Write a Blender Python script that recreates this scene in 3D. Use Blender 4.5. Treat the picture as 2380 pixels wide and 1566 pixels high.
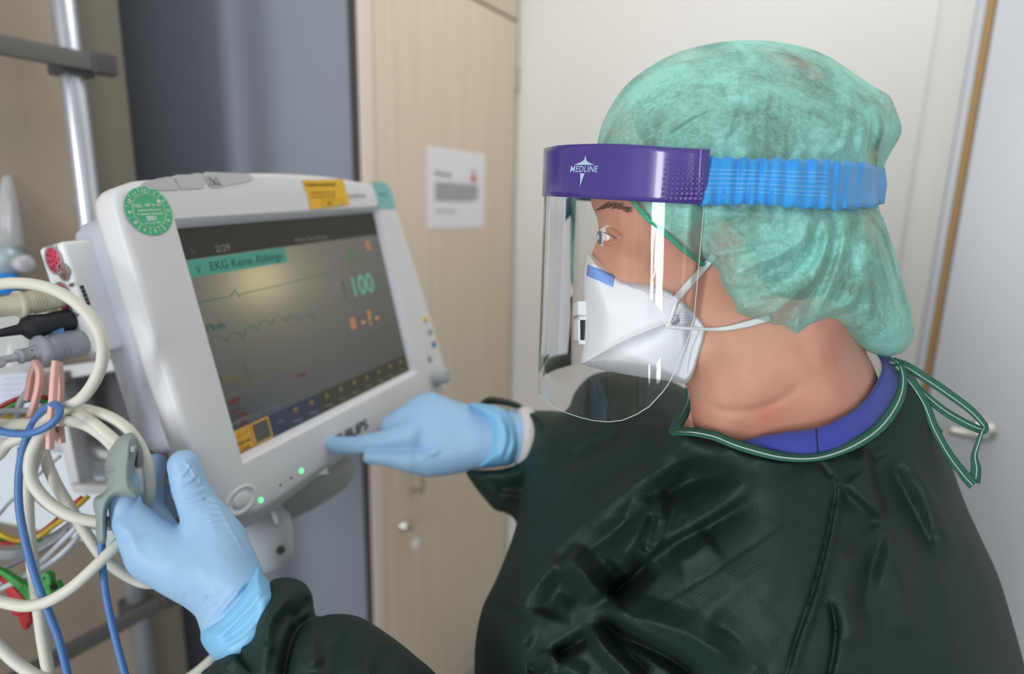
import bpy, bmesh, math, random
import numpy as np
from mathutils import Vector, Matrix
random.seed(4); np.random.seed(4)
for o in list(bpy.data.objects): bpy.data.objects.remove(o)
scene = bpy.context.scene
COL = scene.collection

# ------------------------------------------------------------------ camera (all values from perspective of the photo)
F_PX, CX, CY = 1405.0, 1190.0, 783.0
dn = np.array([-150, 6517, 1405.]); dn /= np.linalg.norm(dn)          # world down seen from the camera (x right, y down, z forward)
Zc = -dn; Yc = np.array([0, 0, 1.]) - Zc * Zc[2]; Yc /= np.linalg.norm(Yc); Xc = np.cross(Yc, Zc)
RW = np.array([Xc, Yc, Zc]); CAM = np.array([0, 0, 1.5])
def c2w(p): return np.asarray(p, float) @ RW.T + CAM
def w2c(p): return (np.asarray(p, float) - CAM) @ RW
def at(px, py, d): return c2w([(px - CX) / F_PX * d, (py - CY) / F_PX * d, d])
cam_data = bpy.data.cameras.new('camera'); cam = bpy.data.objects.new('camera', cam_data); COL.objects.link(cam)
cam_data.sensor_width = 36; cam_data.lens = F_PX / 2380 * 36
M = Matrix.Identity(4)
for i, ax in enumerate(([1, 0, 0], [0, -1, 0], [0, 0, -1])):
    v = RW @ np.array(ax, float)
    for r in range(3): M[r][i] = v[r]
for r in range(3): M[r][3] = CAM[r]
cam.matrix_world = M
cam_data.clip_start = 0.02
cam_data.dof.use_dof = True; cam_data.dof.focus_distance = 0.44; cam_data.dof.aperture_fstop = 3.0
scene.camera = cam

# ------------------------------------------------------------------ light: soft daylight from a window behind and left of the camera, plus added fills
world = bpy.data.worlds.new('world'); scene.world = world; world.use_nodes = True
bg = world.node_tree.nodes['Background']; bg.inputs[0].default_value = (0.93, 0.96, 1.0, 1); bg.inputs[1].default_value = 0.58
def area(name, loc, target, sx, sy, power, col):
    L = bpy.data.lights.new(name, 'AREA'); L.shape = 'RECTANGLE'; L.size = sx; L.size_y = sy; L.energy = power; L.color = col
    o = bpy.data.objects.new(name, L); COL.objects.link(o); o.location = loc
    o.rotation_euler = (Vector(target) - Vector(loc)).to_track_quat('-Z', 'Y').to_euler()
    return o
area('window_and_fill', (-1.45, -1.8, 1.55), (0.1, 0.8, 1.45), .42, 2.1, 46, (0.95, 0.98, 1.0))
area('window_and_fill', (0.9, -2.1, 1.7), (0.2, 0.8, 1.4), .6, 1.9, 5, (1.0, 0.98, 0.95))  # added fill from behind right, standing in for bounce off pale walls
area('ceiling_fill', (.45, .95, 2.72), (.45, .96, 0), .9, .9, 8.5, (1.0, .98, .95))  # added overhead fill that brightens the cabinet and far walls
scene.view_settings.view_transform = 'Standard'; scene.view_settings.look = 'None'
scene.view_settings.exposure = 0.0; scene.view_settings.gamma = 1.0; scene.view_settings.use_curve_mapping = False

# ------------------------------------------------------------------ helpers
def srgb(h):
    h = h.lstrip('#'); c = [int(h[i:i + 2], 16) / 255 for i in (0, 2, 4)]
    return tuple(((x + .055) / 1.055) ** 2.4 if x > .04045 else x / 12.92 for x in c)
MATS = {}
def mat(name, col, rough=.5, metal=0, var=None, bump=None, spec=.5, trans=None, sss=0, emit=None, coat=0, col2=None, wave=None, sheen=0, coords='Object'):
    if name in MATS: return MATS[name]
    m = bpy.data.materials.new(name); MATS[name] = m; m.use_nodes = True
    nt = m.node_tree; N = nt.nodes; L = nt.links; b = N['Principled BSDF']
    c = srgb(col) if isinstance(col, str) else col
    b.inputs['Base Color'].default_value = (*c, 1); b.inputs['Roughness'].default_value = rough; b.inputs['Metallic'].default_value = metal
    b.inputs['Specular IOR Level'].default_value = spec; b.inputs['Coat Weight'].default_value = coat
    if sss: b.inputs['Subsurface Weight'].default_value = sss; b.inputs['Subsurface Radius'].default_value = (.01, .004, .002); b.inputs['Subsurface Scale'].default_value = 1
    if sheen: b.inputs['Sheen Weight'].default_value = sheen
    tc = N.new('ShaderNodeTexCoord')
    if var or col2:
        sc, amt = var if var else (20, .5)
        n = N.new('ShaderNodeTexNoise'); n.inputs['Scale'].default_value = sc; n.inputs['Detail'].default_value = 4
        mp = N.new('ShaderNodeMapping'); L.new(tc.outputs[coords], mp.inputs[0]); L.new(mp.outputs[0], n.inputs['Vector'])
        if wave: mp.inputs['Scale'].default_value = wave
        mx = N.new('ShaderNodeMix'); mx.data_type = 'RGBA'
        c2 = (srgb(col2) if isinstance(col2, str) else col2) if col2 else tuple(x * (1 - amt) for x in c)
        mx.inputs['A'].default_value = (*c, 1); mx.inputs['B'].default_value = (*c2, 1)
        if col2:
            r = N.new('ShaderNodeValToRGB'); r.color_ramp.elements[0].position = .5 - amt / 2; r.color_ramp.elements[1].position = .5 + amt / 2
            L.new(n.outputs['Fac'], r.inputs[0]); L.new(r.outputs[0], mx.inputs['Factor'])
        else: L.new(n.outputs['Fac'], mx.inputs['Factor'])
        L.new(mx.outputs['Result'], b.inputs['Base Color'])
    if bump:
        kind, sc, st = bump
        t = N.new('ShaderNodeTexVoronoi' if kind == 'v' else 'ShaderNodeTexNoise'); t.inputs['Scale'].default_value = sc
        if kind == 'v': t.inputs['Randomness'].default_value = .25
        L.new(tc.outputs['Object'], t.inputs['Vector'])
        bp = N.new('ShaderNodeBump'); bp.inputs['Strength'].default_value = st; bp.inputs['Distance'].default_value = .001
        L.new(t.outputs[0], bp.inputs['Height']); L.new(bp.outputs[0], b.inputs['Normal'])
    if emit:
        e = srgb(emit[0]) if isinstance(emit[0], str) else emit[0]
        b.inputs['Emission Color'].default_value = (*e, 1); b.inputs['Emission Strength'].default_value = emit[1]
    return m

def tagit(o, label=None, cat=None, group=None, kind=None):
    for k, v in (('label', label), ('category', cat), ('group', group), ('kind', kind)):
        if v: o[k] = v
    return o
ORG = {}
def thing(name, org, label, cat, group=None):
    o = bpy.data.objects.new(name, None); COL.objects.link(o); o.empty_display_size = .05
    o.location = Vector(org); ORG[o.name] = np.array(org, float)
    return tagit(o, label, cat, group)
def mk(name, V, F, m, parent=None, smooth=True, label=None, cat=None, group=None, kind=None, org=None):
    V = np.asarray(V, float)
    if parent is not None: og = ORG[parent.name]
    else: og = np.array(org, float) if org is not None else np.array([V[:, 0].mean(), V[:, 1].mean(), V[:, 2].min()])
    me = bpy.data.meshes.new(name); me.from_pydata((V - og).tolist(), [], F.tolist() if hasattr(F, 'tolist') else F); me.update()
    if smooth: me.polygons.foreach_set('use_smooth', [True] * len(me.polygons))
    if m is not None: me.materials.append(m)
    o = bpy.data.objects.new(name, me); COL.objects.link(o)
    if parent is not None: o.parent = parent
    else: o.location = Vector(og)
    ORG[o.name] = og
    return tagit(o, label, cat, group, kind)
def mkb(name, bm, m, parent=None, smooth=False, **k):
    bmesh.ops.recalc_face_normals(bm, faces=bm.faces)
    V = np.array([v.co[:] for v in bm.verts]); bm.verts.index_update()
    F = [[v.index for v in f.verts] for f in bm.faces]; bm.free()
    o = mk(name, V, F, m, parent, smooth, **k)
    return o
def bevel_mod(o, w, seg=3, ang=35):
    b = o.modifiers.new('bevel', 'BEVEL'); b.width = w; b.segments = seg; b.limit_method = 'ANGLE'; b.angle_limit = math.radians(ang)
    for p in o.data.polygons: p.use_smooth = True
    try: b.harden_normals = False
    except Exception: pass
    return o
def catmull(P, n=8, closed=False):
    P = np.asarray(P, float); out = []; m = len(P)
    for i in range(m if closed else m - 1):
        a, b, c, d = (P[(i - 1) % m], P[i], P[(i + 1) % m], P[(i + 2) % m]) if closed else (P[max(i - 1, 0)], P[i], P[i + 1], P[min(i + 2, m - 1)])
        for t in np.arange(n) / n:
            out.append(.5 * (2 * b + (c - a) * t + (2 * a - 5 * b + 4 * c - d) * t * t + (3 * b - a - 3 * c + d) * t ** 3))
    if not closed: out.append(P[-1])
    return np.array(out)
def tube_vf(P, R, n=14, cap=True, sec=None):
    """tube along P with radius R (array) ; sec=(a,b) gives a rectangular flat section"""
    P = np.asarray(P, float); R = np.broadcast_to(np.asarray(R, float), (len(P),))
    T = np.gradient(P, axis=0); T /= np.linalg.norm(T, axis=1)[:, None] + 1e-12
    up = np.array([0.1, .2, 1.]); nrm = np.cross(T[0], up); nrm /= np.linalg.norm(nrm)
    V = []
    for i in range(len(P)):
        nrm = nrm - T[i] * (nrm @ T[i]); nrm /= np.linalg.norm(nrm); b = np.cross(T[i], nrm)
        a = np.arange(n) / n * 2 * np.pi
        V.append(P[i] + R[i] * (np.cos(a)[:, None] * nrm + np.sin(a)[:, None] * b))
    V = np.concatenate(V); F = []
    for i in range(len(P) - 1):
        for j in range(n): F.append((i * n + j, i * n + (j + 1) % n, (i + 1) * n + (j + 1) % n, (i + 1) * n + j))
    if cap: F.append(tuple(range(n))[::-1]); F.append(tuple((len(P) - 1) * n + j for j in range(n)))
    return V, F
def merge(*VF):
    Vs = []; Fs = []; k = 0
    for V, F in VF:
        Vs.append(np.asarray(V)); Fs += [tuple(int(i) + k for i in f) for f in F]; k += len(V)
    return np.concatenate(Vs), Fs
def lathe_vf(prof, A, D, n=24, squash=None):
    """prof: (t along axis, r); A axis origin, D unit direction"""
    D = np.asarray(D, float); D = D / np.linalg.norm(D); a = np.cross(D, [0.1, .2, 1.]); a /= np.linalg.norm(a); b = np.cross(D, a)
    V = []
    th = np.arange(n) / n * 2 * np.pi
    for t, r in prof: V.append(np.asarray(A) + D * t + r * (np.cos(th)[:, None] * a + np.sin(th)[:, None] * b))
    V = np.concatenate(V); F = []
    for i in range(len(prof) - 1):
        for j in range(n): F.append((i * n + j, i * n + (j + 1) % n, (i + 1) * n + (j + 1) % n, (i + 1) * n + j))
    F.append(tuple(range(n))[::-1]); F.append(tuple((len(prof) - 1) * n + j for j in range(n)))
    return V, F
def sheet_vf(G, th):
    """G (m,n,3) grid of points -> solid sheet with thickness th"""
    G = np.asarray(G, float); m, n = G.shape[:2]
    du = np.gradient(G, axis=0); dv = np.gradient(G, axis=1); N = np.cross(du, dv); N /= np.linalg.norm(N, axis=2)[..., None] + 1e-12
    V = np.concatenate([(G + N * th / 2).reshape(-1, 3), (G - N * th / 2).reshape(-1, 3)]); F = []; k = m * n
    for i in range(m - 1):
        for j in range(n - 1):
            a, b, c, d = i * n + j, (i + 1) * n + j, (i + 1) * n + j + 1, i * n + j + 1
            F.append((a, b, c, d)); F.append((a + k, d + k, c + k, b + k))
    for i in range(m - 1):
        for j in (0, n - 1): a, b = i * n + j, (i + 1) * n + j; F.append((a, a + k, b + k, b) if j == 0 else (a, b, b + k, a + k))
    for j in range(n - 1):
        for i in (0, m - 1): a, b = i * n + j, i * n + j + 1; F.append((a, b, b + k, a + k) if i == 0 else (a, a + k, b + k, b))
    return V, F
def box_vf(o, ax, ay, az):
    """box from corner o spanned by three vectors"""
    o, ax, ay, az = map(lambda q: np.asarray(q, float), (o, ax, ay, az))
    V = np.array([o, o + ax, o + ax + ay, o + ay, o + az, o + ax + az, o + ax + ay + az, o + ay + az])
    return V, [(0, 3, 2, 1), (4, 5, 6, 7), (0, 1, 5, 4), (1, 2, 6, 5), (2, 3, 7, 6), (3, 0, 4, 7)]
def fixn(o):
    bm = bmesh.new(); bm.from_mesh(o.data); bmesh.ops.recalc_face_normals(bm, faces=bm.faces); bm.to_mesh(o.data); bm.free(); return o
def cable(name, pts, r, m, parent=None, n=12, seg=8, **k):
    """pts: (px, py, depth) seen points, laid at their real distance"""
    pts = list(pts)
    for end in (0, -1):                                             # what leaves the view at the left goes on and hangs down
        x, y, d = pts[end]
        if x <= -25:
            ext = [(-110 - 25 * (len(pts) % 4), y + 15, d + .01), (-200 - 30 * (len(pts) % 3), y + 110, d + .02), (-240 - 30 * (len(pts) % 3), y + 420, d + .02), (-235, y + 900, d)]
            pts = ext[::-1] + pts if end == 0 else pts + ext
    P = catmull(np.array([at(*p) for p in pts]), seg)
    V, F = tube_vf(P, r, n); return mk(name, V, F, m, parent, **k)
def prism_vf(poly, O, ex, ey, ez, d0, d1):
    """2-D polygon (a,b) in plane O,ex,ey extruded along ez"""
    O, ex, ey, ez = map(lambda q: np.asarray(q, float), (O, ex, ey, ez)); n = len(poly)
    base = np.array([O + a * ex + b * ey for a, b in poly])
    V = np.concatenate([base + ez * d0, base + ez * d1])
    return V, [tuple(range(n)), tuple(range(2 * n - 1, n - 1, -1))] + [(i, (i + 1) % n + 0, (i + 1) % n + n, i + n) for i in range(n)]
def text(name, body, size, O, ex, ey, m, parent, align='LEFT', depth=.0002, shear=0, sx=1, bold=0, **k):
    """flat lettering: O origin, ex writing direction, ey up direction"""
    cu = bpy.data.curves.new('t', 'FONT'); cu.body = body; cu.size = size; cu.align_x = align; cu.extrude = depth; cu.shear = shear; cu.offset = bold
    ob = bpy.data.objects.new('t', cu); COL.objects.link(ob); dg = bpy.context.evaluated_depsgraph_get(); dg.update()
    me = bpy.data.meshes.new_from_object(ob.evaluated_get(dg)); bpy.data.objects.remove(ob); bpy.data.curves.remove(cu)
    V = np.array([v.co[:] for v in me.vertices]); Fs = [tuple(p.vertices) for p in me.polygons]; bpy.data.meshes.remove(me)
    if len(V) == 0: return None
    ex = np.asarray(ex, float); ey = np.asarray(ey, float); ez = np.cross(ex, ey)
    W = np.asarray(O) + V[:, :1] * ex * sx + V[:, 1:2] * ey + V[:, 2:] * ez
    return mk(name, W, Fs, m, parent, smooth=False, **k)

# ------------------------------------------------------------------ implicit surfaces (cloth, skin, gloves) on a grid of viewing rays
def tps(pts):
    """thin plate interpolation of (px,py,value)"""
    P = np.array(pts, float); X = P[:, :2] / 1000; n = len(P)
    if n < 4: return lambda u, v: np.full(np.broadcast(u, v).shape, P[:, 2].mean())
    def K(r2): return .5 * r2 * np.log(r2 + 1e-9)
    A = np.zeros((n + 3, n + 3)); A[:n, :n] = K(((X[:, None] - X[None]) ** 2).sum(2)) + np.eye(n) * 1e-4
    A[:n, n] = 1; A[:n, n + 1:] = X; A[n, :n] = 1; A[n + 1:, :n] = X.T
    w = np.linalg.solve(A, np.append(P[:, 2], [0, 0, 0])); lo, hi = P[:, 2].min(), P[:, 2].max()
    def f(u, v):
        u = np.asarray(u, float) / 1000; v = np.asarray(v, float) / 1000
        r = w[n] + w[n + 1] * u + w[n + 2] * v
        for i in range(n): r = r + w[i] * K((u - X[i, 0]) ** 2 + (v - X[i, 1]) ** 2)
        m = (hi - lo) * .15 + 1e-6
        return np.clip(r, lo - m, hi + m)
    return f
def const(c): return lambda u, v: np.full(np.broadcast(np.asarray(u), np.asarray(v)).shape, float(c))
def segdist(U, V, P, closed):
    """distance to polyline, parameter 0..1 along, side sign"""
    best = np.full(np.broadcast(U, V).shape, 1e9); par = np.zeros_like(best); sid = np.zeros_like(best)
    n = len(P); m = n if closed else n - 1
    Ls = [np.hypot(*(P[(i + 1) % n] - P[i])) for i in range(m)]; cum = np.concatenate([[0], np.cumsum(Ls)])
    for i in range(m):
        a = P[i]; d = P[(i + 1) % n] - a; l2 = d @ d + 1e-9
        t = np.clip(((U - a[0]) * d[0] + (V - a[1]) * d[1]) / l2, 0, 1)
        dx = U - a[0] - t * d[0]; dy = V - a[1] - t * d[1]; q = np.hypot(dx, dy); k = q < best
        best = np.where(k, q, best); par = np.where(k, (cum[i] + t * Ls[i]) / cum[-1], par); sid = np.where(k, np.sign(d[0] * dy - d[1] * dx), sid)
    return best, par, sid
def inside(U, V, P):
    r = np.zeros(np.broadcast(U, V).shape, bool); n = len(P)
    for i in range(n):
        x1, y1 = P[i]; x2, y2 = P[(i + 1) % n]
        if y1 == y2: continue
        c = ((y1 > V) != (y2 > V)) & (U < (x2 - x1) * (V - y1) / (y2 - y1) + x1); r ^= c
    return r
def folds(U, V, L):
    """sum of creases. each: (points, amplitude m, width px, kind) kind g ridge/valley, s step (side + raised)"""
    out = np.zeros(np.broadcast(U, V).shape)
    for it in L:
        pts, amp, wd = it[:3]; kind = it[3] if len(it) > 3 else 'g'
        P = catmull(pts, 5) if len(pts) > 2 else np.array(pts, float)
        d, t, s = segdist(U, V, P, False)
        tp = np.clip(np.minimum(t, 1 - t) * 5, 0, 1); tp = tp * tp * (3 - 2 * tp)
        if kind == 'g': out += amp * tp * np.exp(-(d / wd) ** 2)
        elif kind == 's': out += amp * tp * np.tanh(s * d / wd) * np.exp(-(d / (wd * it[4])) ** 2)
        elif kind == 'r': out += amp * tp * np.sqrt(np.maximum(0, 1 - d / wd) ** 2 + .004)
        elif kind == 'k': out += amp * tp * np.exp(-d / wd)
    return out
_nz = {}
def noise2(U, V, scale, seed=0):
    """smooth value noise, range -1..1"""
    if seed not in _nz: _nz[seed] = np.random.RandomState(seed).rand(64, 64) * 2 - 1
    g = _nz[seed]; x = np.asarray(U, float) / scale; y = np.asarray(V, float) / scale
    i = np.floor(x).astype(int); j = np.floor(y).astype(int); fx = x - i; fy = y - j; fx = fx * fx * (3 - 2 * fx); fy = fy * fy * (3 - 2 * fy)
    a = g[i % 64, j % 64]; b = g[(i + 1) % 64, j % 64]; c = g[i % 64, (j + 1) % 64]; d = g[(i + 1) % 64, (j + 1) % 64]
    return (a * (1 - fx) + b * fx) * (1 - fy) + (c * (1 - fx) + d * fx) * fy
class Grid:
    def __init__(s, u0, u1, du, v0, v1, w0, w1, dw):
        s.u = np.arange(u0, u1 + du, du, dtype=np.float32); s.v = np.arange(v0, v1 + du, du, dtype=np.float32); s.w = np.arange(w0, w1 + dw, dw, dtype=np.float32)
        s.U2, s.V2 = np.meshgrid(s.u, s.v, indexing='ij'); s.W = s.w[None, None, :]
        s.X = (s.U2[..., None] - CX) / F_PX * s.W; s.Y = (s.V2[..., None] - CY) / F_PX * s.W; s.Z = s.W
    def cone(s, a, b):
        ra, rb = a[3] * a[2] / F_PX, b[3] * b[2] / F_PX
        A = [(a[0] - CX) / F_PX * a[2], (a[1] - CY) / F_PX * a[2], a[2]]; B = [(b[0] - CX) / F_PX * b[2], (b[1] - CY) / F_PX * b[2], b[2]]
        d = [B[i] - A[i] for i in range(3)]; l2 = sum(x * x for x in d) + 1e-9
        t = np.clip(((s.X - A[0]) * d[0] + (s.Y - A[1]) * d[1] + (s.Z - A[2]) * d[2]) / l2, 0, 1)
        return np.sqrt((s.X - A[0] - t * d[0]) ** 2 + (s.Y - A[1] - t * d[1]) ** 2 + (s.Z - A[2] - t * d[2]) ** 2) - (ra + (rb - ra) * t)
    def chain(s, pts, k=.004):
        f = None
        for a, b in zip(pts[:-1], pts[1:]):
            g = s.cone(a, b); f = g if f is None else np.minimum(f, g)
        return f
    def infl(s, outline, C, T, R, front=None, back=None, sub=5):
        P = catmull(outline, sub, True) if sub > 1 else np.array(outline, float)
        d, _, _ = segdist(s.U2, s.V2, P, True); d = np.where(inside(s.U2, s.V2, P), d, -d)
        c = C(s.U2, s.V2)[..., None]; t = np.maximum(T(s.U2, s.V2), .010); r = np.maximum(R(s.U2, s.V2), 5)
        q = np.maximum(1 - d / r, 0) ** 2
        tf = (t + (front if front is not None else 0))[..., None]; tb = (t + (back if back is not None else 0))[..., None]
        dz = s.W - c; tt = np.maximum(np.where(dz < 0, tf, tb), .004)
        return ((np.sqrt((dz / tt) ** 2 + q[..., None]) - 1) * tt).astype(np.float32)
    def mesh(s, F, smooth=1):
        F = F.astype(np.float32); S = F < 0; nx, ny, nz = F.shape
        acc = np.zeros((nx - 1, ny - 1, nz - 1, 3), np.float32); cnt = np.zeros((nx - 1, ny - 1, nz - 1), np.float32)
        mixed = np.zeros((nx - 1, ny - 1, nz - 1), bool); allc = np.ones_like(mixed)
        for dx in (0, 1):
            for dy in (0, 1):
                for dz in (0, 1):
                    q = S[dx:nx - 1 + dx, dy:ny - 1 + dy, dz:nz - 1 + dz]; mixed |= q; allc &= q
        cells = np.argwhere(mixed & ~allc); ci = tuple(cells.T)
        pos = np.zeros((len(cells), 3)); n = np.zeros(len(cells))
        for ax in range(3):
            o1, o2 = [a for a in range(3) if a != ax]
            for p in (0, 1):
                for q in (0, 1):
                    a = cells.copy(); a[:, o1] += p; a[:, o2] += q; b = a.copy(); b[:, ax] += 1
                    fa = F[tuple(a.T)]; fb = F[tuple(b.T)]; k = (fa < 0) != (fb < 0)
                    t = fa / np.where(k, fa - fb, 1); e = a.astype(float); e[:, ax] += t
                    pos[k] += e[k]; n[k] += 1
        pos /= n[:, None]
        idx = -np.ones((nx - 1, ny - 1, nz - 1), np.int64); idx[ci] = np.arange(len(cells))
        quads = []
        for ax in range(3):
            o1, o2 = [(1, 2), (2, 0), (0, 1)][ax]
            a = np.argwhere(np.take(S, range(0, S.shape[ax] - 1), ax) != np.take(S, range(1, S.shape[ax]), ax))
            a = a[(a[:, o1] > 0) & (a[:, o2] > 0) & (a[:, o1] < S.shape[o1] - 1) & (a[:, o2] < S.shape[o2] - 1)]
            e1 = np.zeros(3, int); e1[o1] = 1; e2 = np.zeros(3, int); e2[o2] = 1
            qs = np.stack([idx[tuple((a - e1 - e2).T)], idx[tuple((a - e2).T)], idx[tuple(a.T)], idx[tuple((a - e1).T)]], 1)
            flip = ~S[tuple(a.T)]; qs[flip] = qs[flip][:, ::-1]; quads.append(qs)
        Q = np.concatenate(quads); Q = Q[(Q >= 0).all(1)]
        E = np.concatenate([Q[:, [0, 1]], Q[:, [1, 2]], Q[:, [2, 3]], Q[:, [3, 0]]]); E = np.unique(np.sort(E, 1), axis=0)
        deg = np.bincount(E.ravel(), minlength=len(pos)).astype(float)
        for _ in range(smooth):
            sm = np.stack([np.bincount(E[:, 0], pos[E[:, 1], a], len(pos)) + np.bincount(E[:, 1], pos[E[:, 0], a], len(pos)) for a in range(3)], 1)
            pos = pos * .4 + .6 * sm / np.maximum(deg, 1)[:, None]
        u = s.u[0] + pos[:, 0] * (s.u[1] - s.u[0]); v = s.v[0] + pos[:, 1] * (s.v[1] - s.v[0]); w = s.w[0] + pos[:, 2] * (s.w[1] - s.w[0])
        return c2w(np.stack([(u - CX) / F_PX * w, (v - CY) / F_PX * w, w], 1)), Q
def smin(a, b, k): h = np.clip(.5 + .5 * (b - a) / k, 0, 1); return b * (1 - h) + a * h - k * h * (1 - h)
# ------------------------------------------------------------------ room
D1 = np.array([.512, .859, 0.]); D1 /= np.linalg.norm(D1); D2 = np.array([D1[1], -D1[0], 0.]); UP = np.array([0, 0, 1.])
def hit(px, py, n, off):
    r = at(px, py, 1.) - CAM; return CAM + r * (off / (r @ n))
def rp(s, t, z): return D1 * s + D2 * t + UP * z
def rbox(s0, s1, t0, t1, z0, z1): return box_vf(rp(s0, t0, z0), D1 * (s1 - s0), D2 * (t1 - t0), UP * (z1 - z0))
TW = -.963
SL = hit(865, 700, D2, TW) @ D1; SR = hit(1196, 400, D2, TW) @ D1; SG = hit(846, 700, D2, TW) @ D1
m_white = mat('white wall paint', '#e3e2df', .6, var=(3, .03)); m_floor = mat('grey vinyl floor', '#8c8f90', .4, var=(6, .1))
m_oak = mat('pale maple laminate', '#d9cab7', .42, var=(9, .5), col2='#cebda7', wave=(6, 6, .35))
m_beige = mat('beige laminate', '#aea08f', .5, var=(5, .10)); m_olive = mat('greyish beige laminate', '#7b7668', .55, var=(5, .08))
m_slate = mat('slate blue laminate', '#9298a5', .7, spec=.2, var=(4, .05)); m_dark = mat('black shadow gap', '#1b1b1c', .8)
m_alu = mat('brushed aluminium', '#cdd1dc', .3, metal=.75, var=(40, .08)); m_rail = mat('dark anodised rail', '#6a6a68', .45, metal=.35)
m_chrome = mat('satin steel', '#c9c6c0', .22, metal=.95); m_paper = mat('paper', '#e4e4ea', .7)
SWR = SR + .012
o = mk('floor', *rbox(-2.6, 3.2, -2.4, 3.4, -.06, 0), m_floor, smooth=False, kind='structure')
o = mk('ceiling', *rbox(-2.6, 3.2, -2.4, 3.4, 2.75, 2.8), m_white, smooth=False, kind='structure')
mk('wall_right', *rbox(SWR, SWR + .1, -2.4, 3.4, 0, 2.75), m_white, smooth=False, kind='structure')
# left wall: lighter panel, then a darker panel, ends at an alcove
s_edge = hit(292, 200, D2, -1.14) @ D1; s_mid = hit(168, 200, D2, -1.12) @ D1
mk('wall_left', *rbox(-2.6, s_mid, -1.30, -1.12, 0, 2.75), m_beige, smooth=False, kind='structure')
bevel_mod(mk('trim_1', *rbox(s_mid, s_edge, -1.30, -1.135, 0, 2.75), m_olive, smooth=False, kind='structure', label='narrow darker beige wall panel ending at the alcove'), .003)
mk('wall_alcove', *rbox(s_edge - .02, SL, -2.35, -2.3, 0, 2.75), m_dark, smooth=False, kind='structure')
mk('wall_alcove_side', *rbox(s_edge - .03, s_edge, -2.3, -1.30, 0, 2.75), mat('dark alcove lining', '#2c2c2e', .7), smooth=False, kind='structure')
# tall cabinet
ztop = hit(1150, 22, D2, TW)[2]
cb = thing('tall_cabinet', rp(SL, TW, 0), 'tall pale maple cabinet with slate blue side panel, behind the monitor', 'cabinet')
mk('body', *rbox(SG + .004, SR, -2.3, TW - .022, 0, 2.74), m_oak, cb, smooth=False)
PR = rp(SG - .004, TW - .014, 0); PL = rp(SG - .26, TW - .45, 0); dp_ = PL - PR; nn_ = np.cross(dp_, UP); nn_ /= np.linalg.norm(nn_)
bevel_mod(fixn(mk('side_panel', *box_vf(PR, dp_, -nn_ * np.sign(nn_ @ D1) * -.018, UP * 2.74), m_slate, cb, smooth=False, label='slanted slate blue panel')), .002)
mk('edge_gap_shade', *rbox(SG - .006, SG + .006, TW - .016, TW - .004, 0, 2.74), mat('dark gap shade', '#4a4745', .7), cb, smooth=False)  # shade of the gap between panel and cabinet, built as a dark strip
se = hit(882, 700, D2, TW) @ D1
bevel_mod(mk('edge_strip', *rbox(SG + .006, se, TW - .022, TW, 0, 2.74), mat('pale pink edging', '#e3d3c8', .5), cb, smooth=False, label='light edging strip'), .002)
dr = mk('door', *rbox(se + .002, SR - .002, TW - .022, TW, .08, ztop - .004), m_oak, cb, smooth=False); bevel_mod(dr, .0025)
dr2 = mk('upper_door', *rbox(se + .002, SR - .002, TW - .022, TW, ztop + .004, 2.72), m_oak, cb, smooth=False); bevel_mod(dr2, .0025)
mk('gap_shadow', *rbox(SR - .002, SWR, TW - .03, TW - .012, 0, 2.74), mat('dark gap shade', '#4a4745', .7), cb, smooth=False)  # dark colour stands for the shade in the gap beside the wall
mk('hinge', *rbox(SR - .006, SR + .010, TW - .004, TW + .006, hit(1196, 180, D2, TW)[2] - .03, hit(1196, 180, D2, TW)[2] + .03), m_chrome, cb, smooth=False)
# U shaped pull handle on the door
h0 = hit(958, 1088, D2, TW); h1 = hit(950, 1142, D2, TW)
sH = h0 @ D1; zt, zb = h1[2] + .13, h1[2]
P = catmull([rp(sH, TW, zt), rp(sH, TW + .028, zt - .002), rp(sH, TW + .034, zt - .012), rp(sH, TW + .034, zb + .012), rp(sH, TW + .028, zb + .002), rp(sH, TW, zb)], 5)
mk('handle', *tube_vf(P, .006, 12), m_chrome, dr, label='satin steel bow handle')
lk = hit(936, 1220, D2, TW)
mk('lock', *lathe_vf([(0, .013), (.004, .013), (.006, .011), (.016, .010), (.018, .008)], lk, D2, 20), m_chrome, dr)
kr = thing('key_ring', lk - UP * .06, 'small key ring with a clear plastic tag hanging from the cabinet lock', 'keys')
mk('key', *box_vf(lk + D2 * .018 - D1 * .001 - UP * .009, D1 * .002, D2 * .02, UP * .018), m_chrome, kr, smooth=False)
th = np.arange(25) / 24 * 2 * np.pi
mk('ring', *tube_vf(np.array([lk + D2 * .034 - UP * .012 + D1 * .003 + .011 * (np.cos(a) * D1 + np.sin(a) * UP) for a in th]), .0009, 8), m_chrome, kr)
kt = hit(965, 1262, D2, TW + .03)
mk('tag', *lathe_vf([(0, .010), (.001, .014), (.004, .014), (.005, .010)], kt, D2, 20), mat('clear white plastic', '#f1f1ee', .25), kr)
mk('cord', *tube_vf(np.array([lk + D2 * .034 - UP * .022, (lk + kt) / 2 + D2 * .03, kt + UP * .012]), .001, 6), m_chrome, kr)
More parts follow.
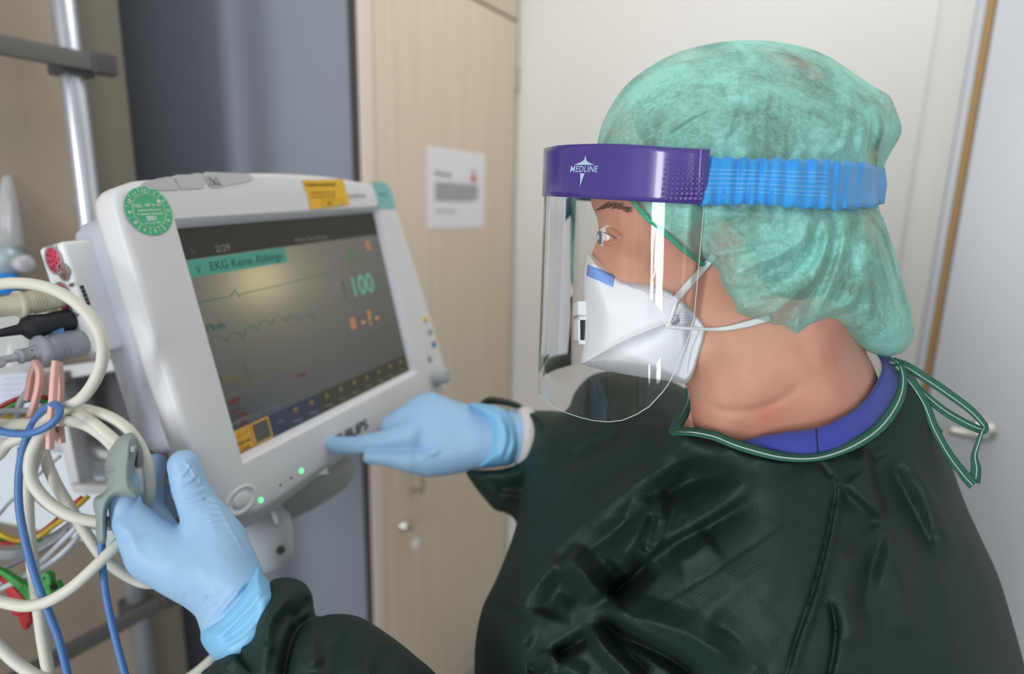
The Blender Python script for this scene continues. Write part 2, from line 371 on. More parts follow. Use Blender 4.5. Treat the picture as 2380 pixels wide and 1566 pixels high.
# notice
a = hit(990, 337, D2, TW + .0008); b = hit(1127, 356, D2, TW + .0008); c = hit(991, 531, D2, TW + .0008)
w = (b - a) @ D1; h = a[2] - c[2]
nt = thing('paper_notice', c, 'white paper notice taped to the maple cabinet door', 'paper')
G = np.array([[a + D1 * w * i / 8 - UP * h * j / 8 + D2 * .0004 * math.sin(i * 1.1) for j in range(9)] for i in range(9)])
mk('sheet', *sheet_vf(G, .0003), m_paper, nt, smooth=False)
ink = mat('grey print', '#8f8f98', .7); red = mat('red print', '#d07a76', .7); GO = D2 * .0022
for i in range(9):
    o_ = a + D1 * w * .13 - UP * h * (.44 + i * .026) + GO; k_ = .74 - (.1 if i == 8 else 0)
    mk('text_line', *box_vf(o_, D1 * w * k_, D2 * .0002, UP * h * .012), ink, nt, smooth=False)
mk('text_line', *box_vf(a + D1 * w * .14 - UP * h * .79 + GO, D1 * w * .33, D2 * .0002, UP * h * .014), ink, nt, smooth=False)
text('heading', 'Mitteilung', h * .085, a + D1 * w * .12 - UP * h * .345 + GO, D1, UP, mat('dark grey print', '#6f6f76', .7), nt, depth=.0001)
mk('red_mark', *merge(box_vf(a + D1 * w * .74 - UP * h * .38 + GO, D1 * w * .09, D2 * .0002, UP * h * .03), box_vf(a + D1 * w * .77 - UP * h * .35 + GO, D1 * w * .03, D2 * .0002, UP * h * .13),
   box_vf(a + D1 * w * .72 - UP * h * .36 + GO, D1 * w * .13, D2 * .0002, UP * h * .035)), red, nt, smooth=False)
# white door with its frame in the right wall
def wbox(t0, t1, e0, e1, z0, z1): return rbox(SWR - e1, SWR - e0, t0, t1, z0, z1)
tf0 = hit(2140, 300, D1, SWR) @ D2; tf1 = hit(2222, 300, D1, SWR) @ D2; tf2 = hit(2242, 300, D1, SWR) @ D2; tf3 = hit(2262, 300, D1, SWR) @ D2
bevel_mod(mk('trim_2', *wbox(tf0, tf1, -.01, .012, 0, 2.12), mat('white gloss frame', '#d3d3d2', .4), smooth=False, kind='structure', label='white door frame face'), .003)
bevel_mod(mk('trim_3', *wbox(tf1, tf2, -.01, .018, 0, 2.12), mat('grey blue frame edge', '#c2c8d2', .4), smooth=False, kind='structure', label='grey blue door stop'), .002)
bevel_mod(mk('trim_4', *wbox(tf2, tf3, -.01, .014, 0, 2.12), mat('brown rubber seal', '#b08a55', .55, var=(8, .15)), smooth=False, kind='structure', label='brown seal strip of the door'), .003)
dm = mat('white door laminate', '#c9cdd4', .4)
d1 = bevel_mod(mk('door_1', *wbox(tf3 + .002, tf3 + .95, -.01, .020, .01, 2.1), dm, smooth=False, kind='structure'), .003)
hp = hit(2290, 1012, D1, SWR - .06)
ph = hp @ D2; zh = hp[2]
def wp(t, e, z): return D1 * (SWR - e) + D2 * t + UP * z
V1 = lathe_vf([(0, .026), (.006, .026), (.008, .023)], wp(ph, .020, zh), -D1, 24)
Pl = catmull([wp(ph, .024, zh), wp(ph, .055, zh), wp(ph - .008, .066, zh), wp(ph - .03, .068, zh), wp(ph - .062, .066, zh)], 6)
Pl = Pl + np.array([0, 0, 0]); V2 = tube_vf(Pl, .0095, 14)
mk('door_handle', *merge(V1, V2), m_chrome, d1, label='satin steel lever handle')

# ------------------------------------------------------------------ equipment rails and pole in front of the left wall
TR = -1.045
pl = thing('equipment_pole', rp(hit(148, 0, D2, TR) @ D1, TR, 0), 'tall round aluminium equipment pole against the beige wall', 'pole')
sp = hit(146, 0, D2, TR) @ D1
mk('pole', *tube_vf(np.array([rp(sp, TR, 0), rp(sp, TR, 2.74)]), .0165, 28), m_alu, pl)
mk('foot', *lathe_vf([(0, .05), (.012, .05), (.016, .03), (.03, .022)], rp(sp, TR, 0), UP, 24), m_alu, pl)
def rail(pxa, lab, s0):
    e = hit(*pxa, D2, TR + .028); s1 = e @ D1; z = e[2]
    r = thing('equipment_rail', rp(s0, TR + .02, z), lab, 'rail')
    bevel_mod(mk('bar', *rbox(s0, s1 - .022, TR + .020, TR + .032, z - .0125, z + .0125), m_rail, r, smooth=False), .0015)
    bevel_mod(mk('end_block', *rbox(s1 - .032, s1, TR + .016, TR + .036, z - .015, z + .015), mat('dark plastic', '#4a4a4c', .5), r, smooth=False), .003)
    mk('clamp', *rbox(sp - .022, sp + .022, TR - .02, TR + .020, z - .02, z + .014), mat('dark plastic', '#4a4a4c', .5), r, smooth=False)
    return r
rail((268, 155), 'dark metal wall rail crossing the pole near the top left', -1.2)
rail((416, 1378), 'dark metal wall rail crossing the pole at bottom left', -1.2)
# oxygen flow meter hanging near the left edge of the view
fm = thing('oxygen_flowmeter', at(10, 660, .88), 'oxygen flowmeter with clear glass tube, blue fitting and knob', 'flowmeter')
m_glass = mat('clear plastic tube', '#c6ccd4', .12, var=(8, .1)); ax = at(14, 400, .9); bx = at(22, 575, .9)
D = at(30, 640, .9) - ax; D /= np.linalg.norm(D); Lg = np.linalg.norm(bx - ax)
gm = bpy.data.materials.new('glass tube'); gm.use_nodes = True; MATS['glass tube'] = gm
b_ = gm.node_tree.nodes['Principled BSDF']; b_.inputs['Base Color'].default_value = (.85, .88, .92, 1); b_.inputs['Alpha'].default_value = .45; b_.inputs['Roughness'].default_value = .1
mk('glass_tube', *lathe_vf([(0, .004), (.01, .008), (Lg * .5, .0125), (Lg, .0165)], ax, D, 20), gm, fm)
mk('inner_tube', *lathe_vf([(.02, .002), (Lg, .004)], ax, D, 12), m_alu, fm)
fb = at(12, 600, .9)
mk('body', *lathe_vf([(-.018, .014), (-.016, .0225), (.012, .0225), (.016, .018), (.024, .014)], fb, D, 24), mat('pale teal metal', '#aebfc6', .35, metal=.3), fm)
kb = at(32, 612, .87); KD = at(75, 612, .86) - kb; KD /= np.linalg.norm(KD)
mk('knob', *lathe_vf([(0, .006), (.006, .006), (.010, .011), (.024, .0125), (.027, .011)], kb, KD, 20), mat('milky clear plastic', '#bfc1c8', .2), fm)
mk('fitting', *lathe_vf([(.024, .012), (.028, .0155), (.050, .0155), (.054, .010)], fb, D, 20), mat('bright blue plastic', '#1e86e0', .35), fm, label='bright blue fitting')
hb = at(45, 690, .9)
bt = mk('humidifier_bottle', *lathe_vf([(0, .012), (.012, .016), (.02, .034), (.09, .036), (.12, .034), (.125, .02)], hb, D, 28), gm, fm, label='translucent humidifier bottle')
mk('gas_hose', *tube_vf(catmull([at(-60, 320, .95), at(-20, 380, .93), at(8, 405, .9)], 6), .004, 10), m_alu, fm)
# ------------------------------------------------------------------ patient monitor (own frame: u right, v down, w into the casing)
MO = np.array([-.31736, -.10188, .56801]); mx_ = np.array([.42106, -.23202, .87928]); mx_ /= np.linalg.norm(mx_)
my_ = np.array([.19371, .96574, .15988]); my_ -= mx_ * (mx_ @ my_); my_ /= np.linalg.norm(my_); mn_ = np.cross(mx_, my_)
EX, EY, EN = RW @ mx_, RW @ my_, RW @ mn_; MOW = c2w(MO)
def mp(u, v, w=0.): return MOW + EX * u + EY * v + EN * w
def uv(px, py, w=0.):
    """point seen at px,py on the monitor plane at depth w"""
    r = at(px, py, 1.) - CAM; p = CAM + r * (((MOW + EN * w - CAM) @ EN) / (r @ EN)) - MOW; return np.array([p @ EX, p @ EY])
def onu(px, py, U):
    """point on a plane u=U: returns v,w"""
    r = at(px, py, 1.) - CAM; p = CAM + r * (((MOW + EX * U - CAM) @ EX) / (r @ EX)) - MOW; return np.array([p @ EY, p @ EN])
def cdepth(P): return w2c(P)[2]
m_case = mat('white monitor plastic', '#dadbde', .42, spec=.4); m_case2 = mat('light grey housing', '#b9bfca', .5); m_grey = mat('grey translucent plastic', '#c2c3c6', .3)
mon = thing('patient_monitor', mp(.15, .30, .05), 'white bedside patient monitor tilted on its mount, the gloved hands on it', 'monitor')
outl = [uv(265, 441), uv(300, 424), uv(330, 418)] + [(.02, -.0475), (.06, -.051), (.117, -.0525), (.17, -.0515), (.225, -.0485), (.28, -.042), (.315, -.0365), (.335, -.0325), (.3465, -.024),
        (.352, .0), (.3585, .04), (.3665, .09), (.3735, .14), (.3795, .19), (.3835, .24), (.3795, .272), (.368, .2825)]
low = [uv(1010, 925), uv(900, 988), uv(796, 1056), uv(671, 1144), uv(551, 1230)]
outl += [low[0] + [.0, .0], low[1], low[2], low[3], (.0, low[4][1] - .004), (-.028, low[4][1] - .016), (-.044, low[4][1] - .034), (-.0505, .20), (-.0515, .10), (-.0525, 0.0), (-.0515, -.025)]
OUT = catmull(np.array([np.asarray(p, float) for p in outl]), 6, True)
def inset(P, d):
    T = np.roll(P, -1, 0) - np.roll(P, 1, 0); T /= np.linalg.norm(T, axis=1)[:, None] + 1e-9; N = np.stack([-T[:, 1], T[:, 0]], 1)
    A2 = (P[:, 0] * np.roll(P[:, 1], -1) - np.roll(P[:, 0], -1) * P[:, 1]).sum(); return P + N * (1 if A2 > 0 else -1) * d
def ringmesh(rings):
    n = len(rings[0]); V = np.concatenate(rings); F = []
    for i in range(len(rings) - 1):
        for j in range(n): F.append((i * n + j, i * n + (j + 1) % n, (i + 1) * n + (j + 1) % n, (i + 1) * n + j))
    return V, F
# screen opening resampled so that it pairs with the outline
SC = [(-.0, 0), (.304, 0), (.304, .228), (-.0, .228)]; BZ = [(-.001, -.0085), (.3105, -.0075), (.3125, .2345), (-.0025, .236)]
def rectring(R, P):
    c = np.array([.152, .114]); out = []
    for p in P:
        d = p - c; best = None
        for i in range(4):
            a = np.array(R[i]); b = np.array(R[(i + 1) % 4]); A = np.array([d, a - b]).T
            try: t, s = np.linalg.solve(A, a - c)
            except np.linalg.LinAlgError: continue
            if t > 0 and -1e-9 <= s <= 1 + 1e-9 and (best is None or t < best): best = t
        out.append(c + d * best)
    out = np.array(out)
    for q in R:                                                     # snap the nearest vertex to each corner so corners stay sharp
        k = np.argmin(((out - np.array(q)) ** 2).sum(1)); out[k] = q
    return out
def lift(P, w): return np.array([mp(p[0], p[1], w if np.isscalar(w) else w[i]) for i, p in enumerate(P)])
IN = rectring(BZ, OUT); F0 = -.005
chin = np.clip((OUT[:, 1] - .25) / .05, 0, 1)                        # lower edge is slanted back
rings = [lift(IN, F0), lift(IN * .5 + inset(OUT, .007) * .5, F0 - .0006), lift(inset(OUT, .007), F0), lift(inset(OUT, .003), F0 + .0012), lift(inset(OUT, .0008), F0 + .004), lift(OUT, F0 + .0085)]
mk('front_bezel', *ringmesh(rings), m_case, mon)
OUTb = OUT.copy(); OUTb[:, 1] += .020 * chin
rings = [lift(inset(OUT, .0012), F0 + .0082), lift(OUT + [0, 0], F0 + .0095), lift(OUTb, .020), lift(inset(OUTb, .002), .027), lift(inset(OUTb, .007), .031), lift(inset(OUTb, .05), .034)]
V, F = ringmesh(rings); n = len(OUT); F.append(tuple(range(5 * n, 6 * n))); mk('side_shell', V, F, m_case, mon)
n = len(OUT)
mk('bezel_lip', *ringmesh([lift(IN, F0), lift(rectring(SC, OUT), .003), lift(rectring(SC, OUT), .006)]), mat('white bezel slope', '#dfe1e6', .4), mon)
# screen
scr_m = mat('dark lcd glass', '#141517', .36, spec=1.0, coat=1.0)
scr_m.node_tree.nodes['Principled BSDF'].inputs['Coat Roughness'].default_value = .17
scr_m.node_tree.nodes['Principled BSDF'].inputs['IOR'].default_value = 1.7
scr = mk('screen', *sheet_vf(np.array([[mp(.304 * i / 2, .228 * j / 2, .0035) for j in range(3)] for i in range(3)]), .001), scr_m, mon, smooth=False)
EUP = -EY
def lit(name, c, e): return mat(name, '#101010', .5, emit=(c, e))
SW = .0028
def srect(name, u0, v0, u1, v1, m, w=SW): return mk(name, *box_vf(mp(u0, v0, w), EX * (u1 - u0), EY * (v1 - v0), EN * .0002), m, scr, smooth=False)
def stext(body, u, v, size, m, sx=1, bold=0, align='LEFT', name='screen_text'): return text(name, body, size, mp(u, v, SW - .0002), EX, EUP, m, scr, sx=sx, bold=bold, align=align, depth=.00005)
def sline(pts, th, m, name='trace'):
    G = []; P = np.array(pts, float); T = np.gradient(P, axis=0); T /= np.linalg.norm(T, axis=1)[:, None] + 1e-9
    for p, t in zip(P, T): G.append([mp(p[0] - t[1] * th, p[1] + t[0] * th, SW), mp(p[0] + t[1] * th, p[1] - t[0] * th, SW)])
    return mk(name, *sheet_vf(np.array(G), .0002), m, scr, smooth=False)
m_tealb = lit('teal screen bar', '#3f8f7e', .75); m_gt = lit('grey screen text', '#8d8d86', .5); m_dk = mat('black screen text', '#1c3a36', .6)
m_gr = lit('green numerals', '#2f9a48', .55); m_cy = lit('cyan numerals', '#76c9ac', .6); m_or = lit('orange numerals', '#d8a466', .75); m_pk = lit('salmon marks', '#c98468', .6)
m_ye = lit('dim yellow trace', '#8a8050', .5); m_te = lit('dim teal trace', '#4a8878', .4); m_rd = lit('dim red text', '#8d3d38', .5)
srect('status_bar', 0, .0, .304, .030, lit('grey status bar', '#33342f', .25)); srect('status_bar', .0, .0305, .13, .0475, m_tealb)
stext('EKG Keine Ableitgn', .028, .0437, .0125, m_dk, .95, name='bar_text'); stext('V', .012, .0445, .010, m_dk)
stext('2/29', .040, .0265, .010, m_gt); stext('Keine Zuordnung', .148, .0265, .0075, m_gt); srect('icon', .012, .021, .018, .026, m_gt)
stext('Pleth', .006, .1015, .0105, m_te); stext('Resp', .006, .1540, .0105, m_ye)
stext('- ? -', .222, .0620, .026, m_gr, .85, .0002); stext('100', .2210, .1045, .0360, m_cy, .9, .0003); stext('?', .207, .1045, .032, m_te, .7)
stext('- ? -', .2270, .1465, .028, m_or, .85, .0004); srect('icon', .206, .130, .2165, .145, m_pk); srect('icon', .273, .036, .2815, .050, m_pk)
sline([(.0 + .004 * i, .072) for i in range(12)] + [(.05, .066), (.053, .075), (.056, .072), (.12, .071), (.20, .069)], .0004, m_te)
t_ = np.linspace(0, 1, 120); sline(np.stack([.004 + t_ * .155, .115 - .010 * np.abs(np.sin(t_ * 24)) ** .7 * (1 - .2 * t_) + .003 * np.sin(t_ * 9)], 1), .00035, m_te)
sline([(.0, .1685), (.03, .1675), (.036, .167), (.037, .140), (.040, .166), (.06, .164), (.10, .161), (.2, .155), (.29, .150)], .0004, m_ye)
for k, (bx_, u_, v_) in enumerate((('NBP', .006, .190), ('sys', .008, .1985), ('120', .012, .2065), ('80', .014, .2145))): stext(bx_, u_, v_ - .012, .008, m_rd)
stext('Perf', .255, .165, .0065, m_gt); stext('CO2', .10, .178, .007, m_rd)
stext('NBP-Messung mit automatischer NBP wiederholen starten', .004, .1985, .0068, m_gt, .95)
m_amb = lit('amber soft key', '#b98a2c', .75); m_key = lit('blue grey soft key', '#3c4658', .5); m_keyg = lit('olive soft key', '#4c4c3a', .4)
srect('soft_key', .001, .2035, .0225, .2270, m_amb, SW); srect('soft_key', .0235, .2035, .0475, .2270, m_amb, SW); srect('soft_key', .0255, .2055, .0455, .2250, lit('grey soft key', '#5a5a50', .5), SW - .0003)
for k in range(10):
    u0 = .049 + k * .0253; srect('soft_key', u0, .2035, min(u0 + .0243, .303), .2270, m_key if k < 3 else m_keyg)
    if k: stext('Menu', u0 + .004, .2240, .0062, m_gt); srect('icon', u0 + .009, .2075, u0 + .014, .2125, m_ye, SW - .0003)
stext('<<', .057, .2175, .008, m_gt)
stext('Alarme', .0035, .2195, .0062, m_dk, .9, .0001, name='key_text'); stext('Quitt.', .0045, .2262, .0062, m_dk, .9, .0001, name='key_text'); stext('Alarme', .0275, .2175, .0052, m_gt); stext('Pause', .0275, .2235, .0052, m_gt)
sline([(.006, .2115), (.0095, .206), (.013, .2115), (.006, .2115)], .0003, m_dk, 'key_icon'); sline([(.0145, .208), (.0165, .2115), (.0195, .2055)], .0003, m_dk, 'key_icon')
sline([(.031, .2105), (.0345, .2055), (.038, .2105), (.031, .2105)], .0003, m_gt, 'key_icon')
# alarm light segments along the top edge
for k, q in enumerate(([(327, 427), (352, 418), (400, 410), (408, 424), (416, 441), (352, 442), (338, 436)], [(406, 409), (440, 405), (468, 403), (476, 436), (430, 440), (418, 440)], [(474, 402), (520, 401), (570, 403), (587, 410), (583, 420), (540, 429), (488, 437)])):
    P = catmull(np.array([uv(x, y, F0) for x, y in q]), 4, True)
    cP = P.mean(0); R_ = [lift(cP + (P - cP) * .05, F0 - .0012), lift(cP + (P - cP) * .93, F0 - .0012), lift(P, F0 + .0006), lift(P, F0 + .022)]
    V, F = ringmesh(R_); nn = len(P); F.append(tuple(range(nn))[::-1]); fixn(mk('alarm_lamp', V, F, m_grey, mon, smooth=False))
a_ = uv(483, 432, F0); 
for pts in ([(0, 0), (.004, -.009), (.008, 0), (0, 0)], [(.006, 0), (.012, -.010), (.016, 0), (.006, 0)], [(-.001, -.009), (.017, .001)]):
    P = np.array([mp(a_[0] + .001 + p[0] * .8, a_[1] - .001 + p[1] * .8, F0 - .0019) for p in pts]); mk('alarm_symbol', *tube_vf(P, .0003, 6), mat('dark grey print', '#6f6f76', .7), mon)
# stickers
WS = F0 - .0009
def disc(c, r, w, m, name, th=.0002, n=48, r0=0):
    a = np.arange(n + 1) / n * 2 * np.pi; G = np.array([[mp(c[0] + q * math.cos(t), c[1] + q * math.sin(t), w) for t in a] for q in (r0, (r0 + r) / 2, r)])
    return mk(name, *sheet_vf(G, th), m, mon, smooth=False)
gst = mat('green sticker', '#48b884', .4); wpr = mat('white print', '#d8ece0', .5)
sc_ = uv(347, 491, WS); SRr = .0218
disc(sc_, SRr, WS, gst, 'green_inspection_sticker').__setitem__('label', 'round green inspection sticker with month ring and 2021')
stk = bpy.data.objects['green_inspection_sticker']; WT = WS - .0004
def ringline(r): 
    a = np.arange(49) / 48 * 2 * np.pi; return np.array([mp(sc_[0] + r * math.cos(t), sc_[1] + r * math.sin(t), WT) for t in a])
mk('ring_line', *tube_vf(ringline(.0150), .00022, 5), wpr, stk)
for k in range(12):
    t = math.radians(-105 + 30 * k + 30); c, s = math.cos(t), math.sin(t)
    mk('month_line', *tube_vf(np.array([mp(sc_[0] + r * c, sc_[1] + r * s, WT) for r in (.015, SRr)]), .00022, 5), wpr, stk)
    t = math.radians(-90 + 30 * k); c, s = math.cos(t), math.sin(t); dx = EX * -s + EY * c; up_ = EX * c + EY * s
    text('month_number', str(12 if k == 0 else k), .0052, mp(sc_[0] + .0163 * c, sc_[1] + .0163 * s, WT), dx, up_, wpr, stk, 'CENTER', .00005, bold=.0001)
for tx, dy, sz, bo in (('KBZ - MT Herne', -.0040, .0038, .0001), ('Nächste Sicherheits', -.0002, .0027, .00005), ('Technische Kontrolle', .0033, .0029, .00008), ('2021', .0078, .0050, .0003), ('Tel. 02323 49931', .0112, .0023, .00003)):
    text('sticker_text', tx, sz, mp(sc_[0] + .0003, sc_[1] + dy, WT), EX, EUP, wpr, stk, 'CENTER', .00005, bold=bo)
star = [(sc_[0] + .0112 + (.0030 if i % 2 else .0013) * math.cos(i * math.pi / 5), sc_[1] - .0085 + (.0030 if i % 2 else .0013) * math.sin(i * math.pi / 5)) for i in range(10)]
mk('punch_mark', *prism_vf(star, MOW, EX, EY, EN, WT - .0001, WT), mat('pinkish white print', '#e8e0dc', .5), stk, smooth=False)
yq = [uv(703, 419, WS), uv(797, 416, WS), uv(813, 476, WS), uv(724, 487, WS)]
yst = mk('yellow_sticker', *prism_vf(yq, MOW, EX, EY, EN, WS - .0001, WS + .0001), mat('yellow sticker', '#e6b41e', .45), mon, smooth=False, label='yellow rectangular notice sticker')
m_blk = mat('dark sticker print', '#6b5514', .6); y0 = np.array(yq[0]); yx = np.array(yq[1]) - y0; yy = np.array(yq[3]) - y0
def ytext(b, a, d, sz, sx=1, bo=0): p = y0 + yx * a + yy * d; text('sticker_text', b, sz, mp(p[0], p[1], WT), EX, EUP, m_blk, yst, 'LEFT', .00005, sx=sx, bold=bo)
ytext('Netzstecker nach Gebrauch', .04, .20, .0047, .97, .0002); ytext('Bei Nichtgebrauch Gerät immer', .08, .47, .0034); ytext('ans Netz anschliessen. Danke!', .08, .60, .0034); ytext('M.T.', .42, .88, .0048, 1, .0001)
p = y0 + yx * .3 + yy * .72; q = y0 + yx * .82 + yy * .93
for (a1, b1, a2, b2) in ((p[0], p[1], q[0], p[1]), (p[0], q[1], q[0], q[1]), (p[0], p[1], p[0], q[1]), (q[0], p[1], q[0], q[1])):
    mk('sticker_frame', *tube_vf(np.array([mp(a1, b1, WT), mp(a2, b2, WT)]), .00016, 4), m_blk, yst)
tq = [uv(866, 421, WS), uv(892, 423, WS), uv(903, 432, WS), uv(912, 452, WS), uv(919, 485, WS), uv(883, 486, WS)]
mk('teal_corner_label', *prism_vf(tq, MOW, EX, EY, EN, WS - .0002, WS + .002), mat('teal corner plastic', '#7fb9bd', .4), mon, smooth=False, label='teal corner plate')
p = uv(816, 455, WS); text('model_lettering', 'IntelliVue', .0095, mp(p[0] - .006, p[1] + .003, WT), EX, EUP, mat('faint grey print', '#a3a3a6', .6), mon, 'LEFT', .00005)
p = uv(882, 452, WS); text('model_lettering', 'MP70', .0085, mp(p[0] - .002, p[1] + .004, WS - .0004), EX, EUP, mat('faint teal print', '#5a9094', .6), mon, 'LEFT', .00005)
# PHILIPS lettering below the screen
p = uv(775, 1018, WS); q = uv(857, 992, WS); vb_ = uv(853, 1001, WS)[1] - .002; text('brand_lettering', 'PHILIPS', .0172, mp(uv(856, 990, WS)[0], vb_ - .001, WT), EX, EUP, mat('dark grey lettering', '#4a4c50', .5), mon, 'RIGHT', .00008, sx=1.12, bold=.0003)
# LEDs, microphone holes, power button
def dome(px, py, r, m, name, h=.0015):
    a = uv(px, py, F0); mk(name, *lathe_vf([(-.002, r), (0, r), (h * .7, r * .8), (h, r * .35)], mp(a[0], a[1], F0), -EN, 20), m, mon)
gl = mat('green led', '#3cff7a', .3, emit=('#4dff84', 2.2)); dome(606, 1162, .0026, gl, 'green_led'); dome(700, 1094, .0026, gl, 'green_led')
dkh = mat('dark hole', '#3a3a3a', .7); dome(652, 1127, .0018, dkh, 'pin_hole', .0004); dome(676, 1110, .0018, dkh, 'pin_hole', .0004)
c = uv(560, 1162, F0)
def ell(cx, cy, a, b, rot, w, n=40): return np.array([[mp(cx + a * math.cos(t) * math.cos(rot) - b * math.sin(t) * math.sin(rot), cy + a * math.cos(t) * math.sin(rot) + b * math.sin(t) * math.cos(rot), w)] for t in np.arange(n) / n * 2 * np.pi])[:, 0]
V, F = ringmesh([ell(*c, .0195, .0135, -.15, F0 - .0002), ell(*c, .0190, .0128, -.15, F0 - .0018), ell(*c, .0160, .0105, -.15, F0 - .0018), ell(*c, .0145, .0092, -.15, F0 - .0003), ell(*c, .002, .002, -.15, F0 - .0003)])
pw = fixn(mk('power_button', V, F, m_case, mon))
V, F = ringmesh([ell(*c, .0105, .0072, -.15, F0 + .0006), ell(*c, .0098, .0066, -.15, F0 - .0014), ell(*c, .008, .005, -.15, F0 - .0018)]); F.append(tuple(range(80, 120))[::-1]); 0 and mk('button_well', *ringmesh([ell(*c, .0145, .0095, -.15, F0 + .0005), ell(*c, .003, .002, -.15, F0 + .0005)]), m_case, pw); fixn(mk('button_cap', V, F, m_case, pw))
for px, py, cc, nm in ((988, 742, '#dcb63a', 'yellow button dot'), (999, 771, '#9a9c92', 'grey button dot'), (1008, 800, '#3e6ea6', 'blue button dot'), (998, 834, '#92938f', 'grey key dot')):
    a = uv(px, py, F0); mk('side_button', *lathe_vf([(-.001, .0050), (.0012, .0050), (.002, .0035)], mp(min(a[0], .3755), a[1], F0), -EN, 20), mat(nm, cc, .5), mon, label=nm)
a = uv(1018, 872, F0); kc = mp(a[0] - .006, a[1], F0)
mk('rotary_knob', *lathe_vf([(-.003, .0155), (.003, .0155), (.005, .0128), (.018, .0120), (.0205, .0100), (.021, .005)], kc, -EN, 28), mat('grey blue rubber knob', '#a9b0b4', .5), mon, label='grey rotary knob')
# lower grip lip with white triangle mark
gq = []
tri = [uv(742, 1103, -.002), uv(757, 1087, -.002), uv(763, 1102, -.002)]
mk('triangle_mark', *prism_vf(tri, MOW, EX, EY, EN, -.0035, .012), mat('white print', '#e9e9ee', .5), mon, smooth=False)
# rear housing
def mbox(name, u0, u1, v0, v1, w0, w1, m, bev, parent=mon, **k):
    o = mk(name, *box_vf(mp(u0, v0, w0), EX * (u1 - u0), EY * (v1 - v0), EN * (w1 - w0)), m, parent, smooth=False, **k); fixn(o)
    return bevel_mod(o, bev) if bev else o
rh = onu(150, 545, -.035)
wr = onu(143, 545, -.036)[1]; print('rear w', wr); mbox('rear_housing', -.036, .30, -.026, .215, .033, wr, m_case2, .022)
mbox('rear_housing_step', .0, .26, -.005, .20, wr - .01, wr + .04, m_case2, .015)
mk('mount_bracket', *tube_vf(np.array([mp(.14, .11, wr + .03), mp(.14, .12, wr + .30)]), .025, 16), m_case2, mon)
# measurement module at the left rear: face towards the camera on plane u=U
U_ = -.062; cs = [onu(x, y, U_) for x, y in ((89.5, 577), (141, 561), (225, 821), (167.5, 833))]
v0, v1 = (cs[0][0] + cs[1][0]) / 2, (cs[2][0] + cs[3][0]) / 2; w1, w0 = (cs[0][1] + cs[3][1]) / 2, (cs[1][1] + cs[2][1]) / 2
print('module v', v0, v1, 'w', w0, w1, [cdepth(mp(U_, c_[0], c_[1])) for c_ in cs])
mod = thing('measurement_module', mp(U_ + .04, v1, (w0 + w1) / 2), 'white measurement module with sockets fixed behind the monitor left edge', 'module')
o = mk('body', *box_vf(mp(U_, v0, w0), EX * .10, EY * (v1 - v0), EN * (w1 - w0)), mat('white module plastic', '#e6eaec', .4), mod, smooth=False); fixn(o); bevel_mod(o, .004, 4)
def modp(px, py): a = onu(px, py, U_); return mp(U_, a[0], a[1])
def socket(px, py, r, m, name, holes, rim):
    c = modp(px, py); mk(name + '_rim', *lathe_vf([(0, r * 1.16), (.0012, r * 1.13), (.0012, r), (-.001, r * .98)], c, -EX, 28), rim, mod)
    s = mk(name, *lathe_vf([(-.0005, r * .99), (.0008, r * .97), (.0009, r * .2)], c, -EX, 28), m, mod)
    for hx, hy in holes: mk('pin_hole', *lathe_vf([(.0006, .0009), (.0014, .0009)], c + EY * hy * r + EN * hx * r, -EX, 8), dkh, s)
m_red = mat('raspberry red socket', '#c9415e', .4); m_brn = mat('brown socket', '#8a6b62', .5)
rimm = mat('grey rim', '#9a9ca0', .45)
hl = [(.0, .0)] + [(.38 * math.cos(t), .38 * math.sin(t)) for t in np.arange(5) * 1.2566] + [(.74 * math.cos(t), .74 * math.sin(t)) for t in np.arange(8) * .785]
socket(127, 605, .0120, m_red, 'red_socket', hl, rimm); socket(149, 631, .0078, m_brn, 'brown_socket', [(0, -.35), (0, .35)], rimm)
socket(147, 690, .0125, m_red, 'red_socket', [], rimm)
for px, py, s_ in ((132, 578, 'T'), (162, 668, 'NBP'), (178, 735, 'Sp'), (197, 786, 'E')):
    text('print', s_, .005, modp(px, py) - EX * .0003, -EN, EUP, dkh, mod, 'LEFT', .0001)
for k in range(5):
    y = uv(185, 663, w0); c = mp(-.048 , v0 + .0440 + k * .0077 , w0 - .0002)
    c = MOW + EX * (uv(184.5 + k * 3.6, 664 + k * 9.3, w0)[0]) + EY * (uv(184.5 + k * 3.6, 664 + k * 9.3, w0)[1]) + EN * (w0 - .0003)
    mk('vent_slot', *box_vf(c, EX * .0035, EY * .0034, EN * .001), dkh, mod, smooth=False)
# warm wall lamp on the right wall, outside the frame, mirrored as a soft glow in the screen
sp_ = uv(592, 650, .0035); Ps = mp(sp_[0], sp_[1], .0035); dv = Ps - CAM; dv /= np.linalg.norm(dv); rv = dv - 2 * (dv @ EN) * EN; LP = Ps + rv * ((SWR - .07 - Ps @ D1) / (rv @ D1)); print('lamp', LP)
lp = thing('wall_lamp', LP - UP * .08, 'small warm wall lamp on the right wall beyond the door', 'lamp'); tl = LP @ D2; zl = LP[2]
mk('base', *box_vf(wp(tl - .05, .0, zl - .06), D1 * -.02, D2 * .10, UP * .12), m_alu, lp, smooth=False)
mk('lamp_shade', *lathe_vf([(0, .03), (.01, .06), (.04, .075), (.08, .055), (.10, .01)], wp(tl, .02, zl), -D1, 24), mat('glowing opal shade', '#fff2c8', .4, emit=('#fff0b0', 13)), lp)
